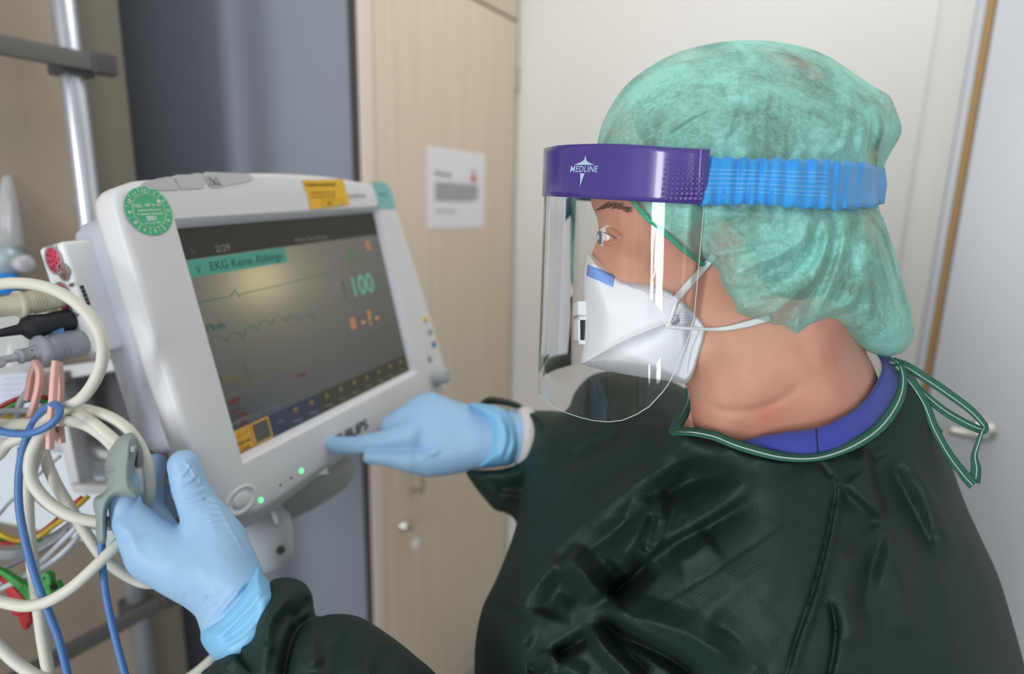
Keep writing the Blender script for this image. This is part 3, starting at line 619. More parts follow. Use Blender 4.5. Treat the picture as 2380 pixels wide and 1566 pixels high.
# mounting joint and handle below
mt = thing('mounting_arm', mp(.10, .40, .10), 'light grey swivel joint and arm under the monitor', 'mount')
J = at(610, 1225, .70); m_mt = mat('pale grey cast plastic', '#cdd3da', .45); m_mt2 = mat('mid grey plastic', '#a3a8aa', .5)
jb = at(612, 1300, .72)
mk('swivel_cup', *lathe_vf([(0, .030), (.004, .0345), (.03, .0355), (.05, .034), (.06, .02)], jb, UP, 32), m_mt, mt)
fixn(mk('tilt_disc', *lathe_vf([(-.03, .030), (-.024, .036), (.010, .036), (.016, .030), (.018, .012)], at(600, 1200, .72), (at(655, 1185, .70) - at(590, 1205, .71)), 32), m_mt, mt))
hP = catmull([at(590, 1180, .74), at(640, 1170, .76), at(710, 1140, .79), at(775, 1100, .83), at(782, 1085, .84)], 6)
mk('handle_bar', *tube_vf(hP, [.030, .0295] + [.026] * (len(hP) - 3) + [.018], 20), m_mt2, mt)
mk('pivot_fin', *tube_vf(np.array([at(636, 1185, .69), at(648, 1215, .69)]), .004, 8), m_mt, mt)
mk('bolt', *lathe_vf([(0, .005), (.003, .005), (.004, .003)], at(652, 1278, .695), at(652, 1278, .6) - at(652, 1278, .7), 12), dkh, mt)
# ------------------------------------------------------------------ person
def px_noise(U, V, s, seed, amp): return amp * noise2(U, V, s, seed)
m_skin = mat('skin', '#dbb097', .5, var=(13, .6), col2='#c87d6e', spec=.35, sss=.08, bump=('n', 900, .12))
m_gown = mat('dark green nonwoven', '#1b312b', .6, var=(12, .12), spec=.32, bump=('v', 560, .30))
m_trim = mat('green binding tape', '#2d6a5a', .8, var=(300, .25)); m_thread = mat('pale thread', '#b9cbc4', .8)
m_blue = mat('royal blue jersey', '#3a47a6', .85, var=(200, .1), sheen=.2)
m_hair = mat('dark blond hair', '#463a30', .6, var=(14, .4), col2='#9a8d7c', wave=(1, 1, 2))
m_glove = mat('light blue nitrile', '#9cc3e6', .5, var=(9, .10), spec=.4, bump=('n', 160, .08)); m_cuff = mat('bright blue nitrile', '#86c8f2', .45, var=(14, .15), spec=.4)
m_mask = mat('white filter fleece', '#e9edf2', .8, var=(25, .03), bump=('n', 700, .15)); m_elas = mat('white elastic', '#e4e8ea', .7)
per = thing('person', (.25, .5, 0), 'person in dark green gown, mint cap and blue gloves operating the monitor', 'person')

HEADO = [(1735, 118), (1640, 128), (1545, 160), (1465, 225), (1415, 300), (1392, 370), (1380, 420), (1372, 455), (1376, 480), (1386, 502), (1391, 525), (1390, 545), (1384, 568), (1376, 588), (1374, 632), (1372, 668), (1374, 690), (1376, 702),
         (1376, 722), (1378, 742), (1382, 770), (1388, 805), (1405, 838), (1450, 860), (1530, 872), (1592, 893), (1603, 925), (1606, 960), (1625, 1020), (1700, 1110), (1830, 1180), (1980, 1120), (2045, 990), (2046, 900), (2030, 850), (2010, 800),
         (2020, 720), (2040, 600), (2040, 450), (2035, 330), (1990, 230), (1920, 165), (1830, 125)]
headC = tps([(1400, 300, .475), (1400, 600, .475), (1750, 300, .475), (1950, 500, .475), (1650, 850, .477), (1850, 950, .487), (1700, 1100, .49), (2000, 900, .49)])
headT = tps([(1700, 130, .05), (2000, 230, .055), (2000, 700, .055), (1900, 250, .068), (1700, 250, .064), (1500, 400, .070), (1450, 550, .066), (1900, 450, .062), (1880, 590, .054), (1600, 750, .068), (1620, 880, .055), (1850, 800, .062), (1700, 960, .052), (1900, 950, .060), (1700, 1060, .035), (1850, 1130, .035)])
headR = tps([(1400, 300, 190), (1400, 540, 95), (1360, 680, 90), (1700, 150, 200), (2000, 500, 200), (1600, 900, 80), (1620, 1000, 90), (2020, 900, 130), (1800, 1200, 150)])
def head_front(U, V):
    return folds(U, V, [([(1625, 930), (1665, 950), (1720, 956), (1775, 946), (1830, 920), (1880, 880)], -.0024, 7), ([(1630, 905), (1690, 930), (1770, 920), (1840, 890)], .0022, 40), ([(1720, 900), (1800, 870), (1880, 820)], .002, 40),
        ([(1395, 520), (1420, 548), (1450, 556)], -.007, 22), ([(1390, 490), (1425, 492), (1460, 505)], .0035, 16), ([(1400, 585), (1450, 600), (1520, 620)], .003, 30), ([(1870, 800), (1930, 880), (1900, 980)], .002, 50),
        ([(1650, 1010), (1720, 985), (1800, 1010)], .002, 22), ([(1500, 880), (1600, 850), (1680, 780)], .003, 40)])
G0 = dict(shN=(1950, 1330, .455, 130), shF=(1500, 975, .66, 85))
def gown_C():
    pts = [(1400, 900, .60, .05), (1600, 960, .53, .05), (1590, 1005, .452, .04), (1700, 1035, .430, .05), (1850, 1065, .424, .05), (1960, 1050, .430, .05), (2060, 970, .450, .045), (2095, 900, .470, .035), (2090, 850, .49, .03), (2180, 1050, .46, .05),
           (2000, 1250, .395, .10), (1700, 1250, .395, .11), (1450, 1150, .47, .09), (1250, 1150, .56, .06), (1280, 1030, .60, .05), (1250, 1400, .47, .12), (1150, 1500, .48, .12), (1450, 1480, .425, .15), (1700, 1500, .375, .17), (2000, 1500, .365, .17), (2300, 1450, .42, .12),
           (1300, 1900, .42, .16), (1700, 1900, .38, .18), (2200, 1900, .38, .17), (1600, 1080, .47, .06), (1350, 960, .60, .05)]
    pts = [(a, b, c + (.018 if c < .40 else 0), d) for a, b, c, d in pts]
    return tps([(a, b, c + d) for a, b, c, d in pts]), tps([(a, b, d) for a, b, c, d in pts])
gC, gT = gown_C()
gR = tps([(1400, 870, 60), (1330, 930, 60), (1600, 920, 14), (1600, 1000, 12), (1700, 1035, 12), (1850, 1065, 12), (2000, 1025, 12), (2060, 970, 12), (2095, 880, 10), (2200, 1050, 60), (2300, 1300, 140), (2400, 1500, 160), (1110, 1500, 130), (1200, 1250, 80), (1240, 1050, 50), (1600, 1400, 150), (1100, 1900, 150), (2400, 1900, 150)])
GOWNO = [(1318, 950), (1335, 912), (1365, 878), (1400, 864), (1460, 862), (1540, 878), (1594, 905), (1596, 940), (1580, 985), (1600, 1004), (1650, 1014), (1700, 1031), (1760, 1052), (1850, 1061), (1930, 1049), (2010, 1012), (2062, 965), (2090, 920), (2098, 880), (2092, 846),
         (2112, 852), (2135, 890), (2160, 940), (2200, 1045), (2240, 1160), (2285, 1260), (2322, 1342), (2352, 1440), (2385, 1560), (2430, 1750), (2450, 2080), (1900, 2110), (1150, 2090), (1096, 1800), (1102, 1600), (1104, 1500), (1120, 1415), (1150, 1352), (1178, 1285), (1197, 1230), (1203, 1200), (1215, 1130), (1230, 1050), (1265, 985)]
def gown_front(U, V):
    f = folds(U, V, [
        ([(1700, 1042), (1600, 1066), (1500, 1110), (1400, 1183), (1300, 1265), (1190, 1366)], .014, 58, 'r'), ([(1730, 1088), (1620, 1112), (1540, 1150), (1440, 1225), (1350, 1300)], -.008, 40, 'r'),
        ([(1513, 1144), (1502, 1190), (1478, 1245), (1430, 1305)], .018, 42, 'r'), ([(1513, 1144), (1538, 1172), (1526, 1225), (1502, 1290)], .015, 26, 'r'), ([(1526, 1190), (1516, 1240), (1496, 1290)], -.012, 16),
        ([(1512, 1296), (1465, 1345), (1415, 1392)], -.030, 46, 'r'), ([(1440, 1312), (1395, 1372)], -.018, 32),
        ([(1760, 1140), (1640, 1214), (1545, 1266), (1480, 1318), (1420, 1372), (1378, 1420)], .008, 9, 's', 5),
        ([(1306, 1290), (1350, 1326), (1400, 1394)], .020, 52, 'r'), ([(1306, 1290), (1262, 1345), (1190, 1420)], .012, 40, 'r'), ([(1345, 1400), (1300, 1376), (1270, 1440)], -.014, 60, 'r'),
        ([(1376, 1424), (1398, 1444), (1460, 1482), (1560, 1532), (1640, 1592)], -.018, 30, 'r'), ([(1384, 1402), (1480, 1436), (1600, 1474), (1720, 1550)], .014, 60, 'r'), ([(1376, 1445), (1398, 1500), (1448, 1552), (1500, 1610)], .020, 34, 'r'), ([(1400, 1425), (1440, 1500), (1520, 1570)], -.008, 26, 'r'),
        ([(1285, 1528), (1345, 1492), (1380, 1474)], -.018, 26, 'r'), ([(1288, 1512), (1268, 1560), (1240, 1610)], .014, 34, 'r'), ([(1225, 1566), (1290, 1530)], -.010, 24, 'r'), ([(1300, 1540), (1360, 1580)], .010, 40, 'r'),
        ([(1945, 1060), (1940, 1150), (1920, 1260), (1888, 1380), (1850, 1490), (1815, 1610)], -.0040, 4.5), ([(1953, 1060), (1950, 1150), (1931, 1260), (1900, 1380), (1862, 1490), (1828, 1610)], .0050, 18, 'r'),
        ([(2012, 1030), (2026, 1100), (2042, 1160), (2056, 1212)], .008, 8, 's', 6), ([(1950, 1120), (2000, 1166), (2056, 1212)], -.005, 8, 's', 5), ([(2056, 1212), (2075, 1290), (2100, 1380), (2112, 1500)], .008, 60, 'r'), ([(2090, 1040), (2150, 1130), (2240, 1310)], .010, 50, 'r'), ([(2060, 1060), (2105, 1150), (2180, 1300)], -.007, 36, 'r'),
        ([(2150, 1010), (2235, 1200), (2305, 1380), (2340, 1560)], .006, 36, 'r'), ([(1925, 1385), (1941, 1450), (1936, 1520), (1915, 1610)], -.008, 7), ([(1985, 1255), (1965, 1380), (1990, 1520)], .007, 50, 'r'), ([(2056, 1230), (2020, 1340), (2002, 1450)], -.005, 30, 'r'),
        ([(1660, 1250), (1610, 1290), (1560, 1312)], .010, 60, 'r'), ([(1640, 1440), (1720, 1490), (1770, 1580)], -.006, 50, 'r'), ([(1760, 1100), (1700, 1140), (1620, 1180), (1560, 1210)], .006, 50, 'r'),
        ([(1150, 1400), (1190, 1422), (1205, 1446)], -.008, 22, 'r'), ([(1120, 1430), (1180, 1470), (1240, 1500)], .010, 54, 'r'), ([(1440, 1050), (1340, 1110), (1270, 1200)], .010, 50, 'r'), ([(1470, 1010), (1380, 1040), (1320, 1090)], -.006, 30, 'r'),
        ([(1420, 960), (1380, 1010), (1300, 1040)], .008, 40, 'r'), ([(1500, 960), (1480, 1020), (1420, 1080)], .008, 44, 'r'), ([(1900, 1070), (1935, 1112)], -.004, 6), ([(1740, 1064), (1800, 1078), (1850, 1074)], .003, 10), ([(1240, 1230), (1200, 1300), (1160, 1380)], .006, 40, 'r')])
    return f * 1.1 + px_noise(U, V, 90, 1, .0018) + px_noise(U, V, 38, 2, .0005)
SLN = [(624, 1356), (649, 1342), (682, 1343), (711, 1357), (726, 1383), (730, 1412), (738, 1432), (772, 1426), (816, 1428), (852, 1441), (917, 1484), (975, 1531), (1010, 1562), (1100, 1660), (1300, 1800), (1450, 2000), (1350, 2150), (1050, 2150), (700, 1900), (520, 1700), (470, 1600), (466, 1566), (490, 1545), (520, 1517), (550, 1492), (578, 1480), (584, 1452), (598, 1415)]
slnC = tps([(600, 1420, .505), (500, 1560, .495), (700, 1380, .515), (800, 1500, .495), (1000, 1600, .47), (1100, 1900, .44), (1350, 2050, .43), (600, 1700, .46)])
slnT = tps([(620, 1400, .036), (500, 1560, .034), (690, 1380, .030), (800, 1500, .052), (1000, 1700, .062), (1300, 2000, .07)])
slnR = tps([(600, 1420, 22), (500, 1540, 25), (690, 1350, 45), (800, 1430, 90), (1000, 1560, 110), (1200, 1800, 140), (600, 1700, 120)])
def sln_front(U, V):
    return folds(U, V, [([(740, 1430), (700, 1452), (678, 1490), (668, 1530), (655, 1600)], -.016, 13), ([(690, 1362), (655, 1400), (622, 1450), (612, 1530), (600, 1600)], .010, 22), ([(725, 1385), (700, 1420), (675, 1440)], -.008, 12),
        ([(735, 1450), (722, 1500), (730, 1560)], .008, 20), ([(800, 1450), (780, 1500), (760, 1590)], -.005, 22), ([(880, 1470), (850, 1540), (840, 1600)], .005, 26), ([(552, 1500), (562, 1530), (600, 1566)], -.008, 9), ([(540, 1520), (520, 1560)], .005, 14), ([(585, 1480), (600, 1500), (640, 1510)], .004, 10)]) + px_noise(U, V, 60, 3, .002)
SLF = [(1113, 940), (1133, 922), (1165, 924), (1206, 936), (1232, 952), (1285, 954), (1330, 962), (1400, 1000), (1450, 1200), (1400, 1350), (1280, 1330), (1210, 1260), (1199, 1213), (1177, 1193), (1150, 1185), (1118, 1150), (1097, 1122), (1083, 1096), (1110, 1092), (1160, 1090), (1200, 1078), (1226, 1050), (1238, 1010), (1226, 972), (1195, 948), (1150, 940)]
slfC = tps([(1120, 940, .74), (1100, 1100, .70), (1240, 1010, .70), (1300, 1050, .72), (1400, 1200, .76), (1200, 1180, .73)])
slfT = tps([(1120, 940, .02), (1100, 1100, .035), (1240, 1010, .045), (1300, 1100, .06), (1400, 1200, .06), (1250, 960, .04)])
slfR = tps([(1120, 940, 20), (1090, 1100, 30), (1240, 1010, 20), (1300, 960, 60), (1200, 1200, 60), (1400, 1200, 60)])
def slf_front(U, V):
    return folds(U, V, [([(1250, 965), (1262, 1010), (1245, 1060), (1200, 1100)], .012, 12), ([(1275, 965), (1290, 1010), (1275, 1070), (1230, 1120)], -.014, 12), ([(1235, 955), (1290, 975), (1320, 1000)], .008, 14), ([(1110, 1110), (1170, 1130), (1230, 1125)], -.006, 10),
        ([(1120, 1095), (1180, 1100), (1235, 1095)], .006, 9), ([(1160, 1150), (1220, 1160), (1260, 1150)], .006, 20), ([(1150, 1140), (1200, 1142), (1250, 1136)], -.006, 9)]) + px_noise(U, V, 40, 5, .002)

# hands -----------------------------------------------------------
NP = [(414, 1219), (446, 1210), (480, 1165), (512, 1185), (548, 1238), (582, 1292), (598, 1322), (612, 1350), (640, 1400), (600, 1470), (530, 1510), (500, 1510), (474, 1480), (458, 1438), (430, 1412), (404, 1397), (372, 1379), (340, 1359), (312, 1342), (293, 1322), (283, 1292), (276, 1257), (262, 1215), (300, 1190), (350, 1205)]
npC = tps([(300, 1250, .520), (414, 1219, .545), (500, 1200, .535), (580, 1300, .520), (350, 1360, .515), (450, 1300, .518), (540, 1450, .508), (620, 1400, .505)])
npT = tps([(300, 1250, .020), (420, 1230, .014), (500, 1230, .022), (450, 1310, .026), (350, 1340, .020), (540, 1430, .028), (590, 1330, .026)])
npR = tps([(300, 1300, 60), (420, 1230, 30), (560, 1280, 90), (400, 1390, 70), (540, 1430, 80), (450, 1300, 80), (500, 1200, 60)])
def hand_near(G, off=0., detail=True):
    U, V = G.U2, G.V2; fr = 0
    if detail:
        L = [([(470 + 4 * k, 1128 + 13.5 * k), (500 + 5.5 * k, 1120 + 14 * k + 6), (512 + 5.2 * k, 1142 + 14 * k)], -.0006, 3.2) for k in range(8)]
        L += [([(277, 1258), (320, 1250), (370, 1234), (414, 1219)], .0012, 4), ([(270, 1240), (320, 1226), (385, 1224)], .0008, 4), ([(345, 1285), (372, 1252), (400, 1234)], .0008, 5), ([(420, 1405), (423, 1385), (430, 1368)], .0014, 4), ([(460, 1428), (468, 1400), (485, 1375)], .0014, 4), ([(475, 1450), (490, 1412), (510, 1390)], .0012, 4),
              ([(480, 1455), (520, 1410), (560, 1365), (598, 1335)], .002, 5), ([(500, 1440), (545, 1390), (570, 1345)], .001, 4)]
        fr = folds(U, V, L) + px_noise(U, V, 26, 7, .0004); fr = fr * 1.5
    f = G.infl(NP, npC, npT, npR, front=fr)
    th = G.chain([(427, 1080, .536, 35), (440, 1130, .536, 38), (462, 1180, .535, 43), (505, 1262, .525, 62), (540, 1350, .516, 62)])
    if detail:
        L = [([(447 + (k % 3), 1085), (452, 1108)], 0, 3) for k in range(0)] + [([(425, 1070), (440, 1082), (455, 1110)], .0010, 3), ([(415, 1112), (432, 1096), (445, 1074)], .0008, 3), ([(412, 1128), (440, 1118), (462, 1100)], .0009, 3), ([(445, 1078), (458, 1100), (470, 1125)], .0009, 3)]
        L += [([(412 + k, 1140 + 9 * k), (445 + k, 1136 + 9 * k), (478 + 2 * k, 1128 + 9 * k)], .0006 * (1 if k % 2 else -1), 3.4) for k in range(5)]
        L += [([(470 + 7 * k, 1158 + 17 * k), (500 + 8 * k, 1168 + 13 * k)], -.0008, 4) for k in range(7)]
        L += [([(452 + 9 * k, 1190 + 12 * k), (496 + 8 * k, 1172 + 13 * k), (520 + 8 * k, 1190 + 15 * k)], .0007, 3.2) for k in range(8)]
        th = th - 1.6 * folds(U, V, L)[..., None]
    f = smin(f, th, .012)
    f = smin(f, G.chain([(395, 1290, .520, 55), (330, 1232, .522, 46), (297, 1195, .524, 37), (286, 1150, .526, 31), (290, 1085, .530, 29), (296, 1040, .532, 25)]), .010)
    f = smin(f, G.chain([(410, 1300, .535, 40), (375, 1235, .552, 36), (348, 1180, .566, 29), (352, 1120, .580, 26), (362, 1075, .595, 22)]), .006)
    f = smin(f, G.chain([(420, 1330, .540, 38), (380, 1250, .565, 33), (362, 1200, .585, 27), (376, 1140, .605, 23)]), .005)
    f = smin(f, G.chain([(420, 1350, .535, 36), (372, 1290, .560, 31), (362, 1230, .585, 24), (392, 1190, .602, 21)]), .005)
    f = smin(f, G.chain([(540, 1420, .508, 66), (585, 1460, .503, 64)]), .010)
    return f - off
NC = [(600, 1314), (616, 1338), (632, 1362), (646, 1400), (616, 1490), (560, 1545), (508, 1540), (482, 1514), (468, 1492), (466, 1474), (470, 1458), (502, 1430), (544, 1386), (578, 1342)]
def cuff_near(G):
    fr = folds(G.U2, G.V2, [([(478, 1458), (520, 1420), (560, 1378), (596, 1322)], .0022, 5), ([(500, 1490), (540, 1450), (590, 1400), (615, 1362)], .0016, 6), ([(490, 1475), (540, 1438), (585, 1385), (605, 1345)], -.0014, 6), ([(510, 1505), (560, 1478), (600, 1440)], .0018, 6), ([(520, 1490), (570, 1450), (610, 1405)], -.0014, 6)])
    return G.infl(NC, npC, const(.038), const(42), front=fr)
FH = [(892, 990), (902, 975), (914, 960), (943, 936), (975, 915), (1002, 910), (1029, 919), (1064, 933), (1095, 940), (1140, 950), (1190, 985), (1195, 1045), (1150, 1080), (1110, 1090), (1080, 1097), (1043, 1104), (1000, 1108), (962, 1103), (930, 1090), (935, 1060), (950, 1040), (930, 1025), (905, 1012)]
fhC = tps([(900, 1000, .710), (980, 930, .715), (1000, 1090, .700), (1100, 1010, .705), (1200, 1010, .705)]); fhT = tps([(900, 1000, .014), (980, 940, .020), (1000, 1060, .026), (1000, 1000, .026), (1120, 1010, .028), (1200, 1010, .028)]); fhR = const(55)
def hand_far(G, off=0.):
    fr = folds(G.U2, G.V2, [([(950, 1040), (970, 1043), (985, 1040)], -.006, 5), ([(850, 1046), (900, 1042), (950, 1042)], -.003, 5), ([(975, 985), (950, 1000), (930, 1010)], .004, 16), ([(1002, 1040), (1010, 1060)], .003, 16)])
    f = G.infl(FH, fhC, fhT, fhR, front=fr)
    f = smin(f, G.chain([(757, 1029, .711, 17), (785, 1034, .708, 20), (828, 1035, .703, 21), (905, 1022, .698, 26), (960, 1008, .697, 36)]), .005)
    f = smin(f, G.chain([(858, 1063, .690, 15), (905, 1065, .690, 20), (955, 1069, .692, 29), (1000, 1075, .698, 30)]), .004)
    f = smin(f, G.chain([(960, 965, .715, 26), (905, 985, .722, 20), (900, 1020, .735, 18), (945, 1035, .738, 16)]), .005)
    f = smin(f, G.chain([(980, 950, .730, 24), (925, 970, .745, 19), (925, 1010, .755, 17), (965, 1030, .752, 15)]), .005)
    f = smin(f, G.chain([(1000, 940, .742, 20), (950, 960, .760, 17), (955, 1000, .768, 15), (990, 1020, .764, 14)]), .005)
    f = smin(f, G.chain([(1120, 1015, .705, 62), (1200, 1015, .704, 60)]), .010)
    return f - off
FC = [(1090, 938), (1137, 940), (1177, 953), (1200, 980), (1214, 1020), (1212, 1054), (1190, 1079), (1150, 1086), (1108, 1088), (1122, 1060), (1132, 1010), (1124, 975)]
def cuff_far(G):
    fr = folds(G.U2, G.V2, [([(1118, 950), (1136, 985), (1138, 1030), (1118, 1080)], .0025, 5), ([(1150, 948), (1172, 985), (1174, 1030), (1155, 1080)], .0018, 5), ([(1172, 956), (1192, 990), (1194, 1035), (1175, 1078)], .0018, 5), ([(1162, 952), (1182, 990), (1184, 1032), (1166, 1080)], -.0018, 5), ([(1185, 965), (1204, 1000), (1204, 1040), (1188, 1072)], -.0014, 4)])
    return G.infl(FC, const(.705), const(.041), const(36), front=fr)

# body: one continuous surface from head to hands and hips ---------
G = Grid(236, 2460, 7, 100, 2100, .30, .90, .0055)
B = G.infl(HEADO, headC, headT, headR, front=head_front(G.U2, G.V2))
TOR = [(1560, 1010), (1700, 1075), (1850, 1100), (2050, 1050), (2140, 980), (2240, 1230), (2300, 1400), (2340, 1600), (2370, 2080), (1250, 2080), (1180, 1700), (1190, 1450), (1260, 1250), (1350, 1050)]
B = smin(B, G.infl(TOR, gC, lambda u, v: np.minimum(gT(u, v) - .045, .11), lambda u, v: gR(u, v) + 60), .02)
B = smin(B, G.chain([(1960, 1380, .47, 110), (1600, 1700, .45, 120), (1150, 1960, .45, 130), (720, 1540, .495, 55), (560, 1420, .506, 48)]), .02)
B = smin(B, G.chain([(1560, 1010, .64, 70), (1460, 1110, .70, 65), (1418, 1300, .79, 62), (1250, 1070, .73, 40), (1180, 1015, .704, 38)]), .015)
g1 = Grid(250, 650, 7, 1030, 1500, .47, .63, .0055)
B = np.minimum(B, hand_near(G, -.0022, False)); B = np.minimum(B, hand_far(G, -.0022))
V, F = G.mesh(B, 1); mk('body', V, F, m_skin, per, label='head, neck and arms, light skin'); del B, G
# gown
G = Grid(1030, 2470, 4.5, 840, 2120, .30, .90, .005)
B = G.infl(GOWNO, gC, gT, gR, front=gown_front(G.U2, G.V2)); B = smin(B, G.infl(SLF, slfC, slfT, slfR, front=slf_front(G.U2, G.V2)), .012)
gw = mk('gown', *G.mesh(B, 1), m_gown, per, label='dark green nonwoven isolation gown'); del B, G
G = Grid(440, 1480, 4, 1325, 2170, .34, .60, .004)
mk('gown_sleeve', *G.mesh(G.infl(SLN, slnC, slnT, slnR, front=sln_front(G.U2, G.V2)), 1), m_gown, per, label='near gown sleeve with bunched cuff'); del G
# gloves
G = Grid(238, 660, 2.6, 1020, 1540, .455, .63, .0024)
gl1 = mk('glove', *G.mesh(hand_near(G), 1), m_glove, per, label='light blue glove gripping the monitor edge')
mk('cuff', *G.mesh(cuff_near(G), 1), m_cuff, gl1, label='bright blue rolled cuff'); del G
G = Grid(730, 1250, 2.6, 895, 1125, .64, .80, .0024)
gl2 = mk('glove', *G.mesh(hand_far(G), 1), m_glove, per, label='light blue glove with pointing finger')
mk('cuff', *G.mesh(cuff_far(G), 1), m_cuff, gl2, label='bright blue ringed cuff'); del G
wc = at(1206, 1012, .7); WD = at(1260, 1014, .71) - wc
mk('inner_cuff', *lathe_vf([(-.004, .030), (0, .0335), (.010, .034), (.014, .030)], wc, WD, 32), mat('white knitted cuff', '#cfcac8', .8), gw)
# lower gown, legs and shoes (below the view)
def ell_loft(rows, n=40):
    a = np.arange(n) / n * 2 * np.pi; V = []; F = []
    for (x, y, z, rx, ry, rot) in rows:
        e = np.stack([rx * np.cos(a), ry * np.sin(a)], 1); c, s = math.cos(rot), math.sin(rot)
        V.append(np.stack([x + e[:, 0] * c - e[:, 1] * s, y + e[:, 0] * s + e[:, 1] * c, np.full(n, z)], 1))
    for i in range(len(rows) - 1):
        for j in range(n): F.append((i * n + j, i * n + (j + 1) % n, (i + 1) * n + (j + 1) % n, (i + 1) * n + j))
    F.append(tuple(range(n))); F.append(tuple((len(rows) - 1) * n + j for j in range(n))[::-1]); return np.concatenate(V), F
hc = at(1750, 1980, .54); print('hip', hc)
hx, hy, hz = hc
fixn(mk('gown_skirt', *ell_loft([(hx, hy, hz + .10, .215, .165, -.2), (hx, hy, hz, .225, .175, -.2), (hx, hy, hz - .2, .235, .19, -.2), (hx, hy, .50, .25, .20, -.2), (hx, hy, .42, .255, .205, -.2)]), m_gown, per))
for sgn in (-1, 1):
    lx, ly = hx + .02 * sgn, hy + .09 * sgn
    fixn(mk('trouser_leg', *ell_loft([(lx, ly, .60, .085, .08, 0), (lx, ly, .35, .07, .07, 0), (lx, ly, .09, .07, .065, 0)], 24), m_blue, per))
    fixn(mk('shoe', *ell_loft([(lx - .05, ly, .0, .13, .045, 0), (lx - .05, ly, .03, .135, .05, 0), (lx - .03, ly, .07, .10, .045, 0), (lx, ly, .10, .055, .042, 0)], 24), mat('white clog', '#dcdcdc', .5), per))

# collar, binding, ties -------------------------------------------
def pxs(l, n=6): return catmull(np.array(l, float), n)
def band_between(A, Bc, nn, th, name, m, parent, bulge=.0, rows=6, **k):
    """A,Bc: lists of (px,py,depth) edges; sheet between them"""
    A = pxs(A, 8); Bc = pxs(Bc, 8); t = np.linspace(0, 1, nn)
    f = lambda P: np.stack([np.interp(t, np.linspace(0, 1, len(P)), P[:, c]) for c in range(3)], 1)
    A, Bc = f(A), f(Bc); Gd = np.array([[at(*(a * (1 - s) + b * s - [0, 0, bulge * math.sin(math.pi * s)])) for s in np.linspace(0, 1, rows)] for a, b in zip(A, Bc)])
    return mk(name, *sheet_vf(Gd, th), m, parent, **k)
col = band_between([(1700, 1042, .455), (1737, 1023, .440), (1814, 1007, .428), (1896, 996, .424), (1962, 968, .428), (2010, 931, .440), (2036, 894, .455), (2051, 857, .475), (2046, 832, .495), (2030, 812, .52)],
    [(1710, 1062, .448), (1765, 1052, .434), (1847, 1068, .420), (1899, 1066, .418), (1962, 1048, .420), (2020, 1018, .430), (2064, 975, .445), (2092, 924, .462), (2096, 880, .480), (2070, 832, .51)], 60, .0022, 'undershirt_collar', m_blue, per, .003, label='royal blue undershirt collar')
mk('collar_seam', *tube_vf(np.array([at(1897 + 5 * t, 997 + 68 * t, .4225 - .0055 * t - .003 * math.sin(math.pi * t)) for t in np.linspace(0, 1, 8)]), .0005, 6), mat('navy seam', '#20264f', .8), col)
bi = [(1611, 905, .545), (1611, 935, .535), (1600, 965, .50), (1585, 992, .470), (1600, 995, .458), (1622, 996, .450), (1666, 1005, .440), (1707, 1022, .431), (1759, 1038, .424), (1820, 1053, .419), (1880, 1057, .416), (1930, 1047, .417), (1985, 1022, .421), (2035, 985, .431), (2072, 935, .447), (2089, 890, .464), (2084, 850, .482), (2068, 836, .495)]
bo = [(1592, 900, .548), (1590, 924, .538), (1567, 972, .503), (1555, 1006, .468), (1578, 1012, .453), (1605, 1012, .445), (1655, 1022, .434), (1700, 1040, .425), (1750, 1056, .418), (1812, 1070, .413), (1880, 1073, .410), (1940, 1062, .411), (2000, 1038, .415), (2055, 1000, .425), (2092, 950, .441), (2107, 900, .458), (2102, 856, .476), (2082, 832, .490)]
bnd = band_between(bi, bo, 90, .0016, 'neck_binding', m_trim, gw, .0015, label='lighter green neck binding')
A = pxs([tuple((np.array(a) * .45 + np.array(b) * .55) - [0, 0, .0026]) for a, b in zip(bi, bo)], 6)
mk('stitching', *tube_vf(np.array([at(*p) for p in A]), .0005, 6), m_thread, gw)
def strap(path, width, name, m, parent, th=.0012, stitch=True, **k):
    """path of (px,py,depth); flat tape facing the camera side"""
    P = pxs(path, 6); Tn = np.gradient(P[:, :2], axis=0); Tn /= np.linalg.norm(Tn, axis=1)[:, None] + 1e-9; Nn = np.stack([-Tn[:, 1], Tn[:, 0]], 1)
    w = width if not np.isscalar(width) else np.full(len(P), width); w = np.interp(np.linspace(0, 1, len(P)), np.linspace(0, 1, len(w)), w)
    Gd = np.array([[at(p[0] + n_[0] * w_ * s, p[1] + n_[1] * w_ * s, p[2] - .0006 * (1 - abs(s) * 2)) for s in (-.5, -.25, 0, .25, .5)] for p, n_, w_ in zip(P, Nn, w)])
    o = mk(name, *sheet_vf(Gd, th), m, parent, **k)
    if stitch: mk('stitching', *tube_vf(np.array([at(p[0] + n_[0] * 2, p[1] + n_[1] * 2, p[2] - .0018) for p, n_ in zip(P, Nn)]), .0004, 6), m_thread, gw)
    return o
strap([(2068, 840, .487), (2100, 848, .485), (2150, 878, .480), (2205, 915, .476), (2258, 955, .472), (2290, 990, .470)], [18, 20, 20, 18, 14], 'neck_tie', m_trim, gw, label='green tie looped at the back of the neck')
strap([(2288, 986, .474), (2284, 1000, .474), (2240, 982, .474), (2190, 952, .475), (2140, 910, .477), (2095, 862, .480)], [14, 18, 19, 18, 16], 'neck_tie', m_trim, gw)
strap([(2084, 850, .478), (2118, 890, .474), (2150, 940, .470), (2172, 995, .467), (2205, 1055, .464), (2240, 1102, .461), (2262, 1126, .460)], [16, 20, 20, 18, 22, 26], 'neck_tie', m_trim, gw)
strap([(2264, 1122, .463), (2268, 1090, .464), (2264, 1060, .466), (2272, 1030, .468), (2282, 1000, .470)], [26, 22, 14, 10, 8], 'neck_tie', m_trim, gw)
